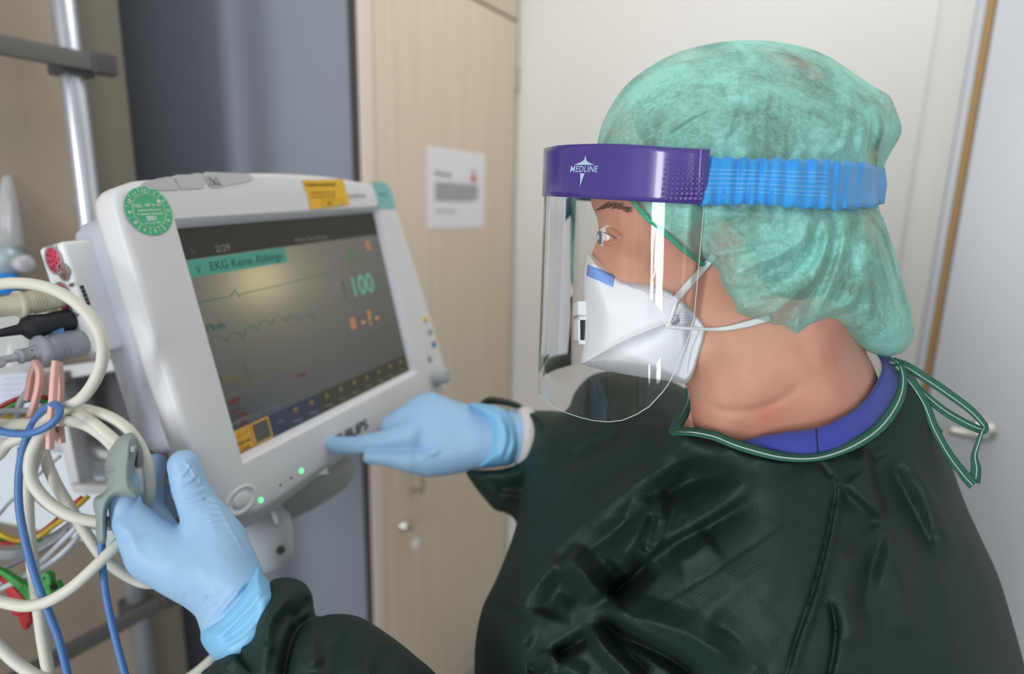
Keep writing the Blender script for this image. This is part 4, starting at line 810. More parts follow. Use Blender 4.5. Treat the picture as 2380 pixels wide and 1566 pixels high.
strap([(2095, 870, .481), (2140, 930, .477), (2172, 985, .474), (2188, 1005, .473)], [14, 14, 10, 6], 'neck_tie', m_trim, gw)

# cap ---------------------------------------------------------------
CAPO = [(1388, 345), (1397, 296), (1420, 246), (1460, 192), (1524, 146), (1584, 118), (1659, 100), (1734, 93), (1808, 97), (1873, 110), (1928, 132), (1982, 167), (2030, 200), (2068, 222), (2085, 259), (2096, 294), (2090, 322), (2072, 352), (2056, 385), (2046, 430), (2042, 478), (2058, 520), (2082, 593), (2102, 668), (2122, 742), (2123, 785), (2102, 817), (2057, 829), (2007, 812), (1968, 787), (1938, 766), (1913, 766), (1883, 778), (1853, 792), (1835, 784), (1818, 770), (1793, 766), (1748, 748), (1712, 732), (1702, 710), (1684, 687), (1668, 664), (1659, 637), (1634, 615), (1584, 578), (1544, 543), (1504, 508), (1470, 468), (1430, 420), (1400, 385)]
capC = tps([(1400, 300, .475), (1750, 300, .475), (1950, 500, .478), (1700, 650, .470), (2080, 750, .49), (2050, 260, .485), (1850, 700, .475)])
capT = tps([(1950, 260, .074), (1450, 350, .080), (1700, 200, .084), (1750, 400, .090), (1950, 450, .086), (1650, 560, .083), (1800, 650, .084), (1850, 760, .078), (2050, 700, .070), (2050, 280, .060)])
capR = tps([(1400, 300, 170), (1700, 100, 220), (2060, 300, 150), (2100, 700, 150), (1850, 780, 45), (1700, 700, 22), (1600, 590, 14), (1480, 480, 14), (2000, 800, 90), (1750, 400, 200), (2040, 440, 150)])
def cap_front(U, V):
    f = folds(U, V, [(p_, a_, w_ * 1.9, 'r') for p_, a_, w_ in [([(1880, 470), (1872, 540), (1830, 580), (1740, 620), (1672, 650)], .0060, 16), ([(1700, 600), (1640, 608), (1580, 580)], .003, 10), ([(1840, 560), (1760, 575), (1660, 590), (1600, 585)], .0035, 8), ([(1900, 500), (1890, 580), (1840, 640), (1760, 690), (1700, 705)], -.005, 12),
        ([(1925, 490), (1922, 560), (1890, 640), (1830, 700), (1770, 740)], .0055, 12), ([(1945, 500), (1935, 600), (1890, 700), (1850, 770)], -.0045, 11), ([(1960, 485), (1962, 560), (1930, 660), (1890, 750)], .0055, 11), ([(1990, 485), (1990, 560), (1965, 660), (1930, 740)], -.004, 12), ([(2010, 490), (2015, 580), (1990, 690), (1950, 760)], .005, 13),
        ([(1990, 700), (1930, 720), (1880, 760)], .004, 10), ([(2020, 690), (1960, 730), (1925, 765)], -.003, 9), ([(1970, 680), (2010, 655), (2030, 640)], .003, 9), ([(2035, 500), (2060, 600), (2085, 700)], .003, 14),
        ([(1714, 110), (1716, 200), (1708, 260), (1668, 350)], .0022, 7), ([(1790, 180), (1780, 260), (1776, 330)], .002, 7), ([(1960, 190), (2000, 270), (2010, 310), (1985, 370)], .0042, 10), ([(1985, 200), (2025, 280), (2015, 350)], -.004, 9), ([(2012, 205), (2045, 290), (2030, 370)], .004, 10), ([(1935, 160), (1972, 240), (1965, 330), (1900, 375)], .003, 9),
        ([(1665, 255), (1610, 282), (1560, 315), (1515, 330)], -.0035, 6), ([(1670, 245), (1610, 270), (1555, 300)], .003, 7), ([(1480, 200), (1440, 260), (1410, 330)], .002, 8), ([(1560, 140), (1640, 150), (1700, 150)], .0015, 7), ([(1430, 330), (1500, 300), (1600, 300)], .0015, 12),
        ([(1470, 470), (1520, 515), (1580, 565), (1650, 620)], .0022, 7), ([(1560, 500), (1640, 490), (1760, 500), (1860, 495)], .0025, 12), ([(1700, 730), (1760, 700), (1840, 690)], .003, 9), ([(1660, 640), (1700, 660), (1760, 655)], .003, 8), ([(1640, 362), (1760, 365), (1900, 368), (2050, 376)], -.003, 10), ([(1640, 480), (1760, 480), (1900, 488), (2035, 484)], -.003, 10)]])
    n = noise2(U + 40 * noise2(U, V, 60, 11), V + 40 * noise2(U, V, 60, 12), 34, 13); r = 1 - np.abs(n) * 2
    n2 = noise2(U * .6 + V * .5 + 20 * noise2(U, V, 50, 21), V * .8 - U * .5, 22, 22)
    k = np.array([(1640 + 48 * i) for i in range(9)])
    g = .0022 * np.sin((U + 10 * noise2(U, V, 40, 31)) / 7.2) * np.exp(-(np.abs(V - 430) / 75) ** 2) * (U > 1640)
    f = np.maximum(np.where(f < 0, f * .8, f * 1.3), -.0035)
    return f + .0007 * np.clip(r, -1, 1) + .0004 * n2 + g
G = Grid(1370, 2140, 3.2, 78, 845, .36, .60, .0042)
mc = bpy.data.materials.new('mint nonwoven'); mc.use_nodes = True; nt_ = mc.node_tree; N_ = nt_.nodes; L_ = nt_.links; b_ = N_['Principled BSDF']
b_.inputs['Roughness'].default_value = .75; b_.inputs['Specular IOR Level'].default_value = .3
tc_ = N_.new('ShaderNodeTexCoord'); n1 = N_.new('ShaderNodeTexNoise'); n1.inputs['Scale'].default_value = 190; n1.inputs['Detail'].default_value = 8; n1.inputs['Roughness'].default_value = .75; n1.inputs['Distortion'].default_value = 1.2
n2_ = N_.new('ShaderNodeTexNoise'); n2_.inputs['Scale'].default_value = 17; n2_.inputs['Detail'].default_value = 5; n2_.inputs['Distortion'].default_value = .8
for q in (n1, n2_): L_.new(tc_.outputs['Object'], q.inputs['Vector'])
cr = N_.new('ShaderNodeMix'); cr.data_type = 'RGBA'; cr.inputs['A'].default_value = (*srgb('#b6efe4'), 1); cr.inputs['B'].default_value = (*srgb('#70d2c0'), 1); L_.new(n1.outputs['Fac'], cr.inputs['Factor']); L_.new(cr.outputs['Result'], b_.inputs['Base Color'])
ad = N_.new('ShaderNodeMath'); ad.operation = 'MULTIPLY_ADD'; L_.new(n1.outputs['Fac'], ad.inputs[0]); ad.inputs[1].default_value = .45; L_.new(n2_.outputs['Fac'], ad.inputs[2])
mr = N_.new('ShaderNodeMapRange'); mr.inputs['From Min'].default_value = .58; mr.inputs['From Max'].default_value = .92; mr.inputs['To Min'].default_value = .95; mr.inputs['To Max'].default_value = .26
L_.new(ad.outputs[0], mr.inputs['Value']); L_.new(mr.outputs[0], b_.inputs['Alpha'])
bp_ = N_.new('ShaderNodeBump'); bp_.inputs['Strength'].default_value = .35; bp_.inputs['Distance'].default_value = .001; L_.new(n1.outputs['Fac'], bp_.inputs['Height']); L_.new(bp_.outputs[0], b_.inputs['Normal'])
cf = cap_front(G.U2, G.V2)
cap = mk('surgical_cap', *G.mesh(G.infl(CAPO, capC, capT, capR, front=cf), 1), mc, per, label='mint green translucent bouffant cap')
HO = [(1440, 330), (1450, 270), (1500, 200), (1580, 150), (1680, 122), (1780, 122), (1880, 142), (1960, 185), (2020, 240), (2055, 290), (2035, 370), (2018, 440), (2025, 520), (2060, 640), (2090, 740), (2085, 790), (2040, 800), (1980, 770), (1930, 740), (1850, 745), (1770, 720), (1720, 670), (1690, 600), (1620, 540), (1540, 470), (1470, 400)]
G = Grid(1400, 2110, 5, 100, 830, .38, .58, .005)
hf = .0015 * np.sin((G.U2 * .35 + G.V2 + 30 * noise2(G.U2, G.V2, 90, 41)) / 9) + .002 * noise2(G.U2, G.V2, 45, 42)
mk('hair', *G.mesh(G.infl(HO, capC, lambda u, v: capT(u, v) - .0090, lambda u, v: capR(u, v) * .4 + 90, front=hf), 1), m_hair, per, label='dark blond hair under the cap'); del G
def cap_depth(px, py, off=0.):
    P = catmull(CAPO, 5, True); u = np.array([[px]], float); v = np.array([[py]], float)
    d, _, _ = segdist(u, v, P, True); d = d if inside(u, v, P)[0, 0] else d * 0; q = max(1 - d[0, 0] / capR(u, v)[0, 0], 0)
    return capC(u, v)[0, 0] - capT(u, v)[0, 0] * math.sqrt(max(1 - q * q, 0)) - off
hm = pxs([(1466, 464), (1504, 508), (1544, 543), (1584, 578), (1618, 603), (1634, 615)], 6)
mk('elastic_hem', *tube_vf(np.array([at(p[0] + 1.5, p[1], cap_depth(p[0] + 12, p[1] - 10, .001)) for p in hm]), .0016, 8), mat('darker mint hem', '#43b595', .8, var=(400, .4)), cap, label='stitched elastic hem')

# eye and brow -------------------------------------------------------
def head_depth(px, py, off=0.):
    P = catmull(HEADO, 5, True); u = np.array([[px]], float); v = np.array([[py]], float); d, _, _ = segdist(u, v, P, True); q = max(1 - d[0, 0] / headR(u, v)[0, 0], 0)
    return headC(u, v)[0, 0] - (headT(u, v)[0, 0] + head_front(u, v)[0, 0]) * math.sqrt(max(1 - q * q, 0)) - off
ec = at(1420, 551, head_depth(1420, 551) + .0097)
eb = mk('eye', *lathe_vf([(-.010, .002), (-.008, .0058), (-.0045, .0088), (0, .010), (.0045, .0088), (.008, .0058), (.010, .002)], ec, at(1390, 548, .44) - ec, 24), mat('eye white', '#dcd5d2', .2), per, label='eye looking down at the monitor')
mk('iris', *lathe_vf([(.0074, .0056), (.0092, .0046), (.0098, .003)], ec, at(1392, 552, .44) - ec, 20), mat('blue grey iris', '#5c6f78', .15), eb)
def skinline(pts, r, name, m, off=.0006): return mk(name, *tube_vf(np.array([at(p[0], p[1], head_depth(p[0], p[1], off)) for p in pxs(pts, 5)]), r, 8), m, per)
lid = mat('eyelid skin', '#c98e78', .5)
skinline([(1399, 538), (1412, 536), (1430, 543), (1444, 556)], [.0014] + [.0028] * 14 + [.001], 'upper_eyelid', lid, .0012); skinline([(1403, 563), (1418, 566), (1434, 562), (1444, 556)], [.001] + [.0017] * 14 + [.0008], 'lower_eyelid', lid, .0008)
ls = [tube_vf(np.array([at(x0, y0, head_depth(x0, y0, .003)), at(x0 - 7, y0 + 1, head_depth(x0, y0, .007)), at(x0 - 15 - k % 3, y0 - 4 + k, head_depth(x0, y0, .010))]), [.0003, .0002, .00008], 4) for k, (x0, y0) in enumerate([(1400, 541), (1406, 540), (1412, 540), (1418, 542), (1424, 545), (1431, 548), (1437, 552)])]
mk('eyelashes', *merge(*ls), mat('dark lash', '#3c302c', .7), per, kind='stuff')
br = []
rb = np.random.RandomState(3)
for k in range(70):
    t = rb.rand(); x0 = 1384 + 74 * t; y0 = 488 - 12 * math.sin(math.pi * t) + rb.randn() * 3.5 + 4 * t; ln = 10 + 6 * rb.rand()
    br.append(tube_vf(np.array([at(x0, y0, head_depth(x0, y0, .0004)), at(x0 + ln * .5, y0 - 3, head_depth(x0 + ln * .5, y0 - 3, .0012)), at(x0 + ln, y0 - 2, head_depth(x0 + ln, y0 - 2, .0006))]), [.0003, .0003, .0001], 4))
mk('eyebrow', *merge(*br), mat('brown brow hair', '#6a5040', .7), per, kind='stuff')

# mask ---------------------------------------------------------------
MO_ = [(1369, 590), (1400, 602), (1427, 615), (1469, 632), (1500, 641), (1533, 656), (1567, 678), (1590, 700), (1618, 727), (1642, 760), (1641, 782), (1629, 827), (1615, 867), (1600, 889), (1585, 891), (1562, 886), (1511, 879), (1455, 870), (1399, 859), (1358, 848), (1350, 836), (1355, 805), (1359, 749), (1358, 692), (1358, 636), (1362, 612)]
mkC = const(.474); mkT = tps([(1400, 620, .055), (1400, 700, .062), (1370, 840, .045), (1500, 660, .071), (1500, 760, .077), (1500, 860, .066), (1600, 760, .0745), (1590, 880, .060), (1640, 770, .072)])
mkR = tps([(1360, 620, 26), (1357, 680, 40), (1355, 750, 75), (1355, 840, 45), (1450, 625, 35), (1550, 668, 10), (1640, 770, 7), (1610, 870, 8), (1500, 878, 40), (1420, 862, 50), (1560, 884, 20)])
def mask_front(U, V):
    return folds(U, V, [([(1352, 845), (1400, 818), (1455, 788), (1522, 760), (1572, 742)], .0030, 8), ([(1370, 855), (1440, 822), (1500, 795), (1560, 770)], -.0025, 14), ([(1375, 600), (1470, 640), (1545, 668), (1595, 712)], .0012, 9), ([(1548, 760), (1590, 762), (1640, 765)], .0016, 5, 's', 3), ([(1590, 700), (1568, 735), (1548, 762)], .002, 8), ([(1640, 770), (1626, 830), (1600, 885)], .0012, 9), ([(1380, 700), (1450, 690), (1530, 700)], .002, 40)])
G = Grid(1335, 1660, 2.6, 578, 905, .375, .56, .0032)
msk = thing('respirator_mask', at(1500, 870, .45), 'white folded respirator mask with blue nose strip, worn under the visor', 'mask')
shell = mk('mask_shell', *G.mesh(G.infl(MO_, mkC, mkT, mkR, front=mask_front(G.U2, G.V2)), 1), m_mask, msk); del G
def mask_depth(px, py, off=0.):
    P = catmull(MO_, 5, True); u = np.array([[px]], float); v = np.array([[py]], float); d, _, _ = segdist(u, v, P, True); d = d[0, 0] if inside(u, v, P)[0, 0] else 0
    q = max(1 - d / mkR(u, v)[0, 0], 0); return .474 - (mkT(u, v)[0, 0] + mask_front(u, v)[0, 0]) * math.sqrt(max(1 - q * q, 0)) - off
def on_mask(quad, name, m, off=.0008, th=.0006, nx=14, ny=5):
    a, b, c, d = map(np.array, quad); Gd = np.array([[at(*(p := (a * (1 - s) + b * s) * (1 - t) + (d * (1 - s) + c * s) * t), mask_depth(p[0], p[1], off)) for t in np.linspace(0, 1, ny)] for s in np.linspace(0, 1, nx)])
    return mk(name, *sheet_vf(Gd, th), m, msk)
on_mask([(1366, 615), (1428, 640), (1424, 666), (1364, 640)], 'nose_strip', mat('cornflower blue strip', '#7da3e8', .7)).__setitem__('label', 'cornflower blue nose strip')
dots = []
for k in range(30):
    for r_ in (0, 1, 2):
        x = 1436 + k * 4.4; y = np.interp(x, [1436, 1500, 1560], [645, 664, 683]) + r_ * 5.5
        if x < 1562: dots.append(lathe_vf([(0, .0004), (.0003, .0003)], at(x, y, mask_depth(x, y, .0001)), at(x, y, .4) - at(x, y, .5), 6))
for k in range(34):
    t = k / 33; x = 1626 - 28 * t - 6 * math.sin(math.pi * t); y = 768 + 98 * t; dots.append(lathe_vf([(0, .0004), (.0003, .0003)], at(x, y, mask_depth(x, y, .0001)), at(x, y, .4) - at(x, y, .5), 6))
for i in range(9):
    for j in range(8):
        x = 1572 + i * 6 - j * 1.5; y = 706 + j * 6.5 
        if x < 1580 + (y - 700) * .8 and y < 752: dots.append(lathe_vf([(0, .0004), (.0003, .0003)], at(x, y, mask_depth(x, y, .0001)), at(x, y, .4) - at(x, y, .5), 6))
mk('weld_dots', *merge(*dots), mat('grey weld dots', '#b3b7be', .8), msk, kind='stuff')
mk('crease_weld', *tube_vf(np.array([at(p[0], p[1], mask_depth(p[0], p[1], .0003)) for p in pxs([(1354, 845), (1400, 818), (1455, 788), (1522, 760), (1567, 744)], 6)]), .0007, 6), m_mask, msk)
on_mask([(1563, 737), (1572, 730), (1580, 745), (1570, 752)], 'staple_mark', mat('grey weld dots', '#b3b7be', .8), nx=4, ny=3)
vm = mat('white valve plastic', '#eceff3', .35)
VX = c2w([0, 0, 0]) * 0
vq = [(1338, 702), (1364, 700), (1366, 802), (1340, 799)]
va = at(1351, 703, .474); vb = at(1352, 799, .474); vn = at(1340, 750, .474) - at(1362, 750, .474); vn /= np.linalg.norm(vn); vd = (vb - va); vh = np.linalg.norm(vd); vd /= vh; vw = np.cross(vn, vd); vw /= np.linalg.norm(vw)
def vbox(a0, a1, b0, b1, c0, c1): return box_vf(va + vn * a0 + vd * b0 + vw * c0, vn * (a1 - a0), vd * (b1 - b0), vw * (c1 - c0))
W2 = .017
fixn(mk('exhale_valve', *merge(vbox(-.006, .0045, 0, .012, -W2, W2), vbox(-.006, .0045, vh - .003, vh, -W2, W2), vbox(-.006, -.002, .01, vh, -W2, W2), vbox(.0030, .0045, .01, vh, -W2, W2), vbox(-.004, .0045, .010, vh, -W2, -W2 + .003), vbox(-.004, .0045, .010, .014, -W2, W2)), vm, msk, smooth=False))
def hd(px, py, off): return min(head_depth(px, py), mask_depth(px, py) if px < 1645 else 9) - off
strap([(x, y, hd(x, y, .0025)) for x, y in ((1570, 696), (1590, 673), (1612, 648), (1636, 620), (1660, 594))], 16, 'upper_strap', m_elas, msk, stitch=False)
strap([(x, y, hd(x, y, .0025)) for x, y in ((1560, 752), (1552, 758), (1600, 763), (1660, 765), (1700, 761), (1740, 752), (1790, 738))], [6, 6, 5, 6, 10, 14, 14], 'lower_strap', m_elas, msk, stitch=False)
strap([(x, y, mask_depth(x, y, .0015)) for x, y in ((1572, 698), (1564, 725), (1552, 757))], 7, 'strap_fold', m_elas, msk, stitch=False)

# face shield ----------------------------------------------------------
fs = thing('face_shield', at(1450, 980, .45), 'clear face shield with purple forehead band and bright blue elastic strap', 'visor')
plan = [(1643, .377), (1600, .375), (1540, .378), (1470, .388), (1400, .405), (1345, .424), (1300, .446), (1276, .468), (1267, .490), (1268, .515), (1278, .540), (1300, .560), (1345, .578), (1410, .590), (1480, .597), (1560, .603), (1620, .606)]
PC = catmull(np.array([at(p, 400, d)[:2] for p, d in plan]), 8); NPc = len(PC); apex = np.argmin([w2c([*p, 1.5])[0] / w2c([*p, 1.5])[2] for p in PC])
yt = lambda x: np.interp(x, [1264, 1300, 1330, 1400, 1450, 1500, 1560, 1600, 1645], [346, 338, 336, 334, 335, 338, 343, 345, 346]); yb = lambda x: np.interp(x, [1262, 1330, 1400, 1500, 1560, 1645], [455, 459, 463, 469, 472, 477])
yv = lambda x: np.interp(x, [1238, 1243, 1252, 1270, 1296, 1328, 1362, 1399, 1436, 1474, 1508, 1536, 1555, 1567, 1580, 1600, 1612], [880, 899, 925, 948, 963, 975, 983, 986, 982, 968, 948, 920, 895, 872, 840, 790, 740])
def zfor(xy, yf):
    z = 1.5
    for _ in range(12): c = w2c([xy[0], xy[1], z]); px, py = CX + c[0] / c[2] * F_PX, CY + c[1] / c[2] * F_PX; z += (py - yf(px)) / F_PX * c[2] * .95
    return z
seg = np.concatenate([[0], np.cumsum(np.linalg.norm(np.diff(PC, axis=0), axis=1))]); sa = seg[apex]
def zcurve(yf):
    zn = np.array([zfor(PC[i], yf) for i in range(apex + 1)]); zf = np.interp((seg[apex + 1:] - sa) / (seg[-1] - sa), ((sa - seg[:apex + 1]) / sa)[::-1], zn[::-1]); return np.concatenate([zn, zf])
zt_, zb_, zv_ = zcurve(yt), zcurve(yb), zcurve(yv)
Nn = np.gradient(PC, axis=0); Nn = np.stack([Nn[:, 1], -Nn[:, 0]], 1); Nn /= np.linalg.norm(Nn, axis=1)[:, None]
cen = at(1700, 400, .475)[:2]; sg = np.sign(((PC - cen) * Nn).sum(1)).mean(); Nn *= np.sign(sg)
vmz = bpy.data.materials.new('clear visor film'); vmz.use_nodes = True; nt_ = vmz.node_tree; N_ = nt_.nodes; L_ = nt_.links; N_.remove(N_['Principled BSDF'])
tr = N_.new('ShaderNodeBsdfTransparent'); tr.inputs[0].default_value = (.985, .987, .985, 1); gs = N_.new('ShaderNodeBsdfGlossy'); gs.inputs['Roughness'].default_value = .02; gs.inputs[0].default_value = (1, 1, 1, 1)
fr_ = N_.new('ShaderNodeFresnel'); fr_.inputs['IOR'].default_value = 1.55; mxs = N_.new('ShaderNodeMixShader'); L_.new(fr_.outputs[0], mxs.inputs[0]); L_.new(tr.outputs[0], mxs.inputs[1]); L_.new(gs.outputs[0], mxs.inputs[2]); L_.new(mxs.outputs[0], N_['Material Output'].inputs[0])
s_rip = seg[np.argmin([abs(CX + w2c([*p, 1.45])[0] / w2c([*p, 1.45])[2] * F_PX - 1480) for p in PC[:apex]])]
def wob(i, t):
    q = min(seg[i] / sa, 1); return -t * .009 * math.sin(math.pi * q) + .00030 * math.sin(seg[i] * 560 + t * 5) * math.exp(-((seg[i] - s_rip - .006 + .018 * t) / .022) ** 2) * min(1, t * 6)
m_, rows = NPc, 24
Gv = np.array([[[*(PC[i] + Nn[i] * wob(i, t)), (zt_[i] - .002) * (1 - t) + zv_[i] * t] for t in np.linspace(0, 1, rows)] for i in range(m_)])
V = Gv.reshape(-1, 3); F = [(i * rows + j, (i + 1) * rows + j, (i + 1) * rows + j + 1, i * rows + j + 1) for i in range(m_ - 1) for j in range(rows - 1)]
vis = mk('visor', V, F, vmz, fs, label='clear curved visor')
edge = Gv[:, -1]; rim_m = mat('visor cut edge', '#dfe3e2', .3, spec=.6)
mk('visor_edge', *tube_vf(edge, .00028, 6), rim_m, vis); mk('visor_edge', *tube_vf(Gv[0], .00022, 6), rim_m, vis)
m_purp = mat('glossy purple film', '#4f3f92', .22, spec=.6, coat=.3, var=(8, .08))
Gb = np.array([[[*(PC[i] + Nn[i] * .0012), zt_[i] * (1 - t) + zb_[i] * t] for t in np.linspace(0, 1, 10)] for i in range(m_)])
bandp = mk('forehead_band', *sheet_vf(Gb, .0008), m_purp, fs, label='glossy purple forehead band')
def cyl(px, py, off=.0022):
    r = at(px, py, 1.) - CAM
    for i in range(apex + 2):
        a = PC[i] + Nn[i] * off; b = PC[i + 1] + Nn[i + 1] * off; A = np.array([[r[0], a[0] - b[0]], [r[1], a[1] - b[1]]])
        try: k, s = np.linalg.solve(A, a - CAM[:2])
        except np.linalg.LinAlgError: continue
        if -.02 <= s <= 1.02 and k > 0: return CAM + r * k
    return at(px, py, .45)
m_logo = mat('pale blue logo print', '#b9d4ef', .5)
def onband(polys, name, m=m_logo, off=.0022):
    Vs, Fs, k = [], [], 0
    for P in polys:
        for q in P: Vs.append(cyl(*q, off))
        Fs.append(tuple(range(k, k + len(P)))); k += len(P)
    return mk(name, np.array(Vs), Fs, m, bandp, smooth=False)
onband([[(1361, 361), (1363, 372), (1366, 376), (1381, 383), (1334, 383), (1352, 376), (1358, 371)], [(1348, 403), (1359, 403), (1355, 413), (1348, 434), (1349, 413)]], 'logo_star', off=.0021)
cu = bpy.data.curves.new('t', 'FONT'); cu.body = 'MEDLINE'; cu.size = 1; cu.shear = .25; cu.offset = .008; cu.space_character = 1.08; cu.align_x = 'CENTER'; ob = bpy.data.objects.new('t', cu); COL.objects.link(ob)
me = bpy.data.meshes.new_from_object(ob.evaluated_get(bpy.context.evaluated_depsgraph_get())); bpy.data.objects.remove(ob)
tv = np.array([v.co[:] for v in me.vertices]); w_ = tv[:, 0].max() - tv[:, 0].min(); h_ = tv[:, 1].max()
onb = np.array([cyl(1325 + (x - tv[:, 0].min()) / w_ * 65, 399.5 - y / h_ * 14, .0021) for x, y, _ in tv]); mk('logo_lettering', onb, [tuple(p.vertices) for p in me.polygons], m_logo, bandp, smooth=False)
dp = []
for r_ in range(9):
    for c_ in range(9):
        x = 1548 + c_ * 11.2 + (r_ % 2) * 1.5 - r_ * 1.2; y = 371 + r_ * 11.3
        if x < 1642 and y < 470: sz = .0008 + .00018 * r_ * (1 - abs(c_ - 6) / 9); p = cyl(x, y, .0014); d_ = (CAM - p); dp.append(lathe_vf([(0, sz), (sz * .5, sz * .8), (sz * .7, sz * .3)], p, d_, 8))
mk('grip_dimples', *merge(*dp), m_purp, bandp, kind='stuff')
mk('band_fold', *tube_vf(np.array([cyl(1629, 347, .0022), cyl(1626, 410, .0022), cyl(1624, 455, .0022)]), .0004, 6), mat('lavender edge', '#a79be0', .3), bandp)
# elastic strap around the cap
us = np.concatenate([np.linspace(1622, 2040, 150), np.linspace(2042, 2061, 12)]); nr = 9
top = lambda x: np.interp(x, [1620, 1758, 1908, 2007, 2062], [363, 369, 371, 378, 391]); bot = lambda x: np.interp(x, [1620, 1758, 1858, 1958, 2037, 2062], [477, 474, 483, 487, 481, 470])
rows_ = []
for k, x in enumerate(us):
    row = []
    for t in np.linspace(0, 1, nr):
        y = top(x) * (1 - t) + bot(x) * t + 2.5 * math.sin(x / 6.3 + t) * (abs(t - .5) * 2) ** 4
        dd = cap_depth(min(x, 2041), 430, .004) if x < 2042 else cap_depth(2041, 430, .004) + (x - 2041) / 20 * .02
        ruff = .0022 * (math.sin(x / 5.2 + 2.2 * t + 2 * math.sin(x / 31)) + .6 * math.sin(x / 8.7 - 2 * t)) * (.35 + 1.3 * abs(t - .5))
        row.append(at(x - (x > 2041) * 12 * abs(t - .45), y, dd - .002 + ruff))
    rows_.append(row)
tail = [[c2w(w2c(rows_[-1][j]) + np.array([-.10 * s * s, 0, .12 * s])) for j in range(nr)] for s in (.3, .6, .9)]
m_str = mat('bright blue fleece', '#37a4f0', .8, var=(35, .25), sheen=.2, bump=('n', 500, .2))
st = mk('elastic_strap', *sheet_vf(np.array(rows_ + tail), .0012), m_str, fs, label='bright blue gathered elastic strap')
lt = mat('pale elastic thread', '#8fd0f8', .6)
for q in (.27, .36, .45, .56, .66, .74):
    P = [c2w(w2c(r[int(q * (nr - 1))]) * (1 - q * (nr - 1) % 1) + w2c(r[int(q * (nr - 1)) + 1]) * (q * (nr - 1) % 1) - [0, 0, .0008]) for r in rows_[4:110:2]]
    mk('elastic_thread', *tube_vf(np.array(P), .00025, 4), lt, st)
# ------------------------------------------------------------------ plugs, cables, hooks, rack at the left
FW = RW @ np.array([0, 0, 1.])
def slab(name, pts, th, m, parent=None, bev=.0, **k):
    """solid plate: seen corner points with their depths, extruded away by th"""
    A = np.array([at(*p) for p in pts]); n = len(A); V = np.concatenate([A, A + FW * th]); F = [tuple(range(n)), tuple(range(2 * n - 1, n - 1, -1))] + [(i, (i + 1) % n, (i + 1) % n + n, i + n) for i in range(n)]
    o = fixn(mk(name, V, F, m, parent, smooth=False, **k)); return bevel_mod(o, bev) if bev else o
m_cream = mat('cream cable rubber', '#d9d8cb', .5, var=(12, .05)); m_bcab = mat('blue cable', '#4a76b2', .45); m_gcab = mat('light grey cable', '#b4bac2', .5); m_creamp = mat('cream plug plastic', '#d3cfb8', .45)
m_gplug = mat('grey plug plastic', '#aab1b9', .45); m_black = mat('black rubber', '#23262c', .5, bump=('n', 500, .3)); m_pink = mat('salmon pink plastic', '#e3b0a8', .5); m_clip = mat('grey green silicone', '#8b9895', .6, var=(30, .05))
m_y = mat('yellow wire', '#d3b02c', .5); m_r = mat('red wire', '#a8202a', .5); m_g = mat('green wire', '#3f9b46', .5); m_lead = mat('pale grey lead', '#cdd2dc', .45)
rk = thing('equipment_rack', at(230, 1140, .80), 'grey framed equipment rack with a dark bay behind the cable coil', 'rack')
m_frame = mat('light grey frame', '#c4c5c8', .45)
slab('back_panel', [(100, 850, .86), (330, 825, .86), (440, 1260, .86), (176, 1130, .86)], .004, mat('dark grey bay', '#55565a', .7, var=(6, .25)), rk)
slab('top_bar', [(60, 862, .80), (300, 828, .80), (312, 855, .80), (140, 882, .80), (60, 890, .80)], .03, m_frame, rk, .002)
slab('side_post', [(104, 880, .80), (136, 880, .80), (186, 1128, .80), (162, 1128, .80)], .03, m_frame, rk, .002)
slab('bottom_bar', [(158, 1126, .79), (440, 1130, .79), (450, 1160, .79), (172, 1146, .79)], .03, m_frame, rk, .002)
slab('inner_ledge', [(185, 1118, .85), (240, 1108, .85), (330, 1085, .85), (335, 1092, .85), (250, 1122, .85)], .002, mat('dark ledge', '#3c3a3a', .6), rk)
slab('clamp', [(100, 866, .79), (150, 862, .79), (150, 895, .79), (108, 900, .79)], .012, mat('brown grey clamp', '#7b6f6c', .5), rk, .003)
wb = thing('white_bin', at(150, 1260, .86), 'white plastic bin hanging behind the cables at left', 'bin')
slab('front', [(-60, 1010, .84), (330, 1085, .84), (430, 1330, .84), (170, 1254, .84), (-60, 1204, .84)], .10, mat('bluish white plastic', '#d3dce3', .5), wb, .006)
slab('rim', [(-60, 985, .83), (320, 1062, .83), (330, 1085, .83), (-60, 1010, .83)], .11, mat('grey bin rim', '#b4b6ba', .5), wb, .003)
pn = thing('paper_label', at(40, 950, .78), 'bluish white paper label hanging at the far left of the rack', 'paper')
slab('sheet', [(-50, 872, .78), (84, 866, .78), (92, 945, .78), (-50, 955, .78)], .0008, mat('bluish paper', '#ccd2e2', .7, var=(60, .12)), pn)
for k in range(5): slab('text_line', [(8, 880 + k * 13, .779), (70 - 9 * (k % 2), 876 + k * 13, .779), (70 - 9 * (k % 2), 878 + k * 13, .779), (8, 882 + k * 13, .779)], .0002, mat('blue grey print', '#a4abc8', .7), pn)
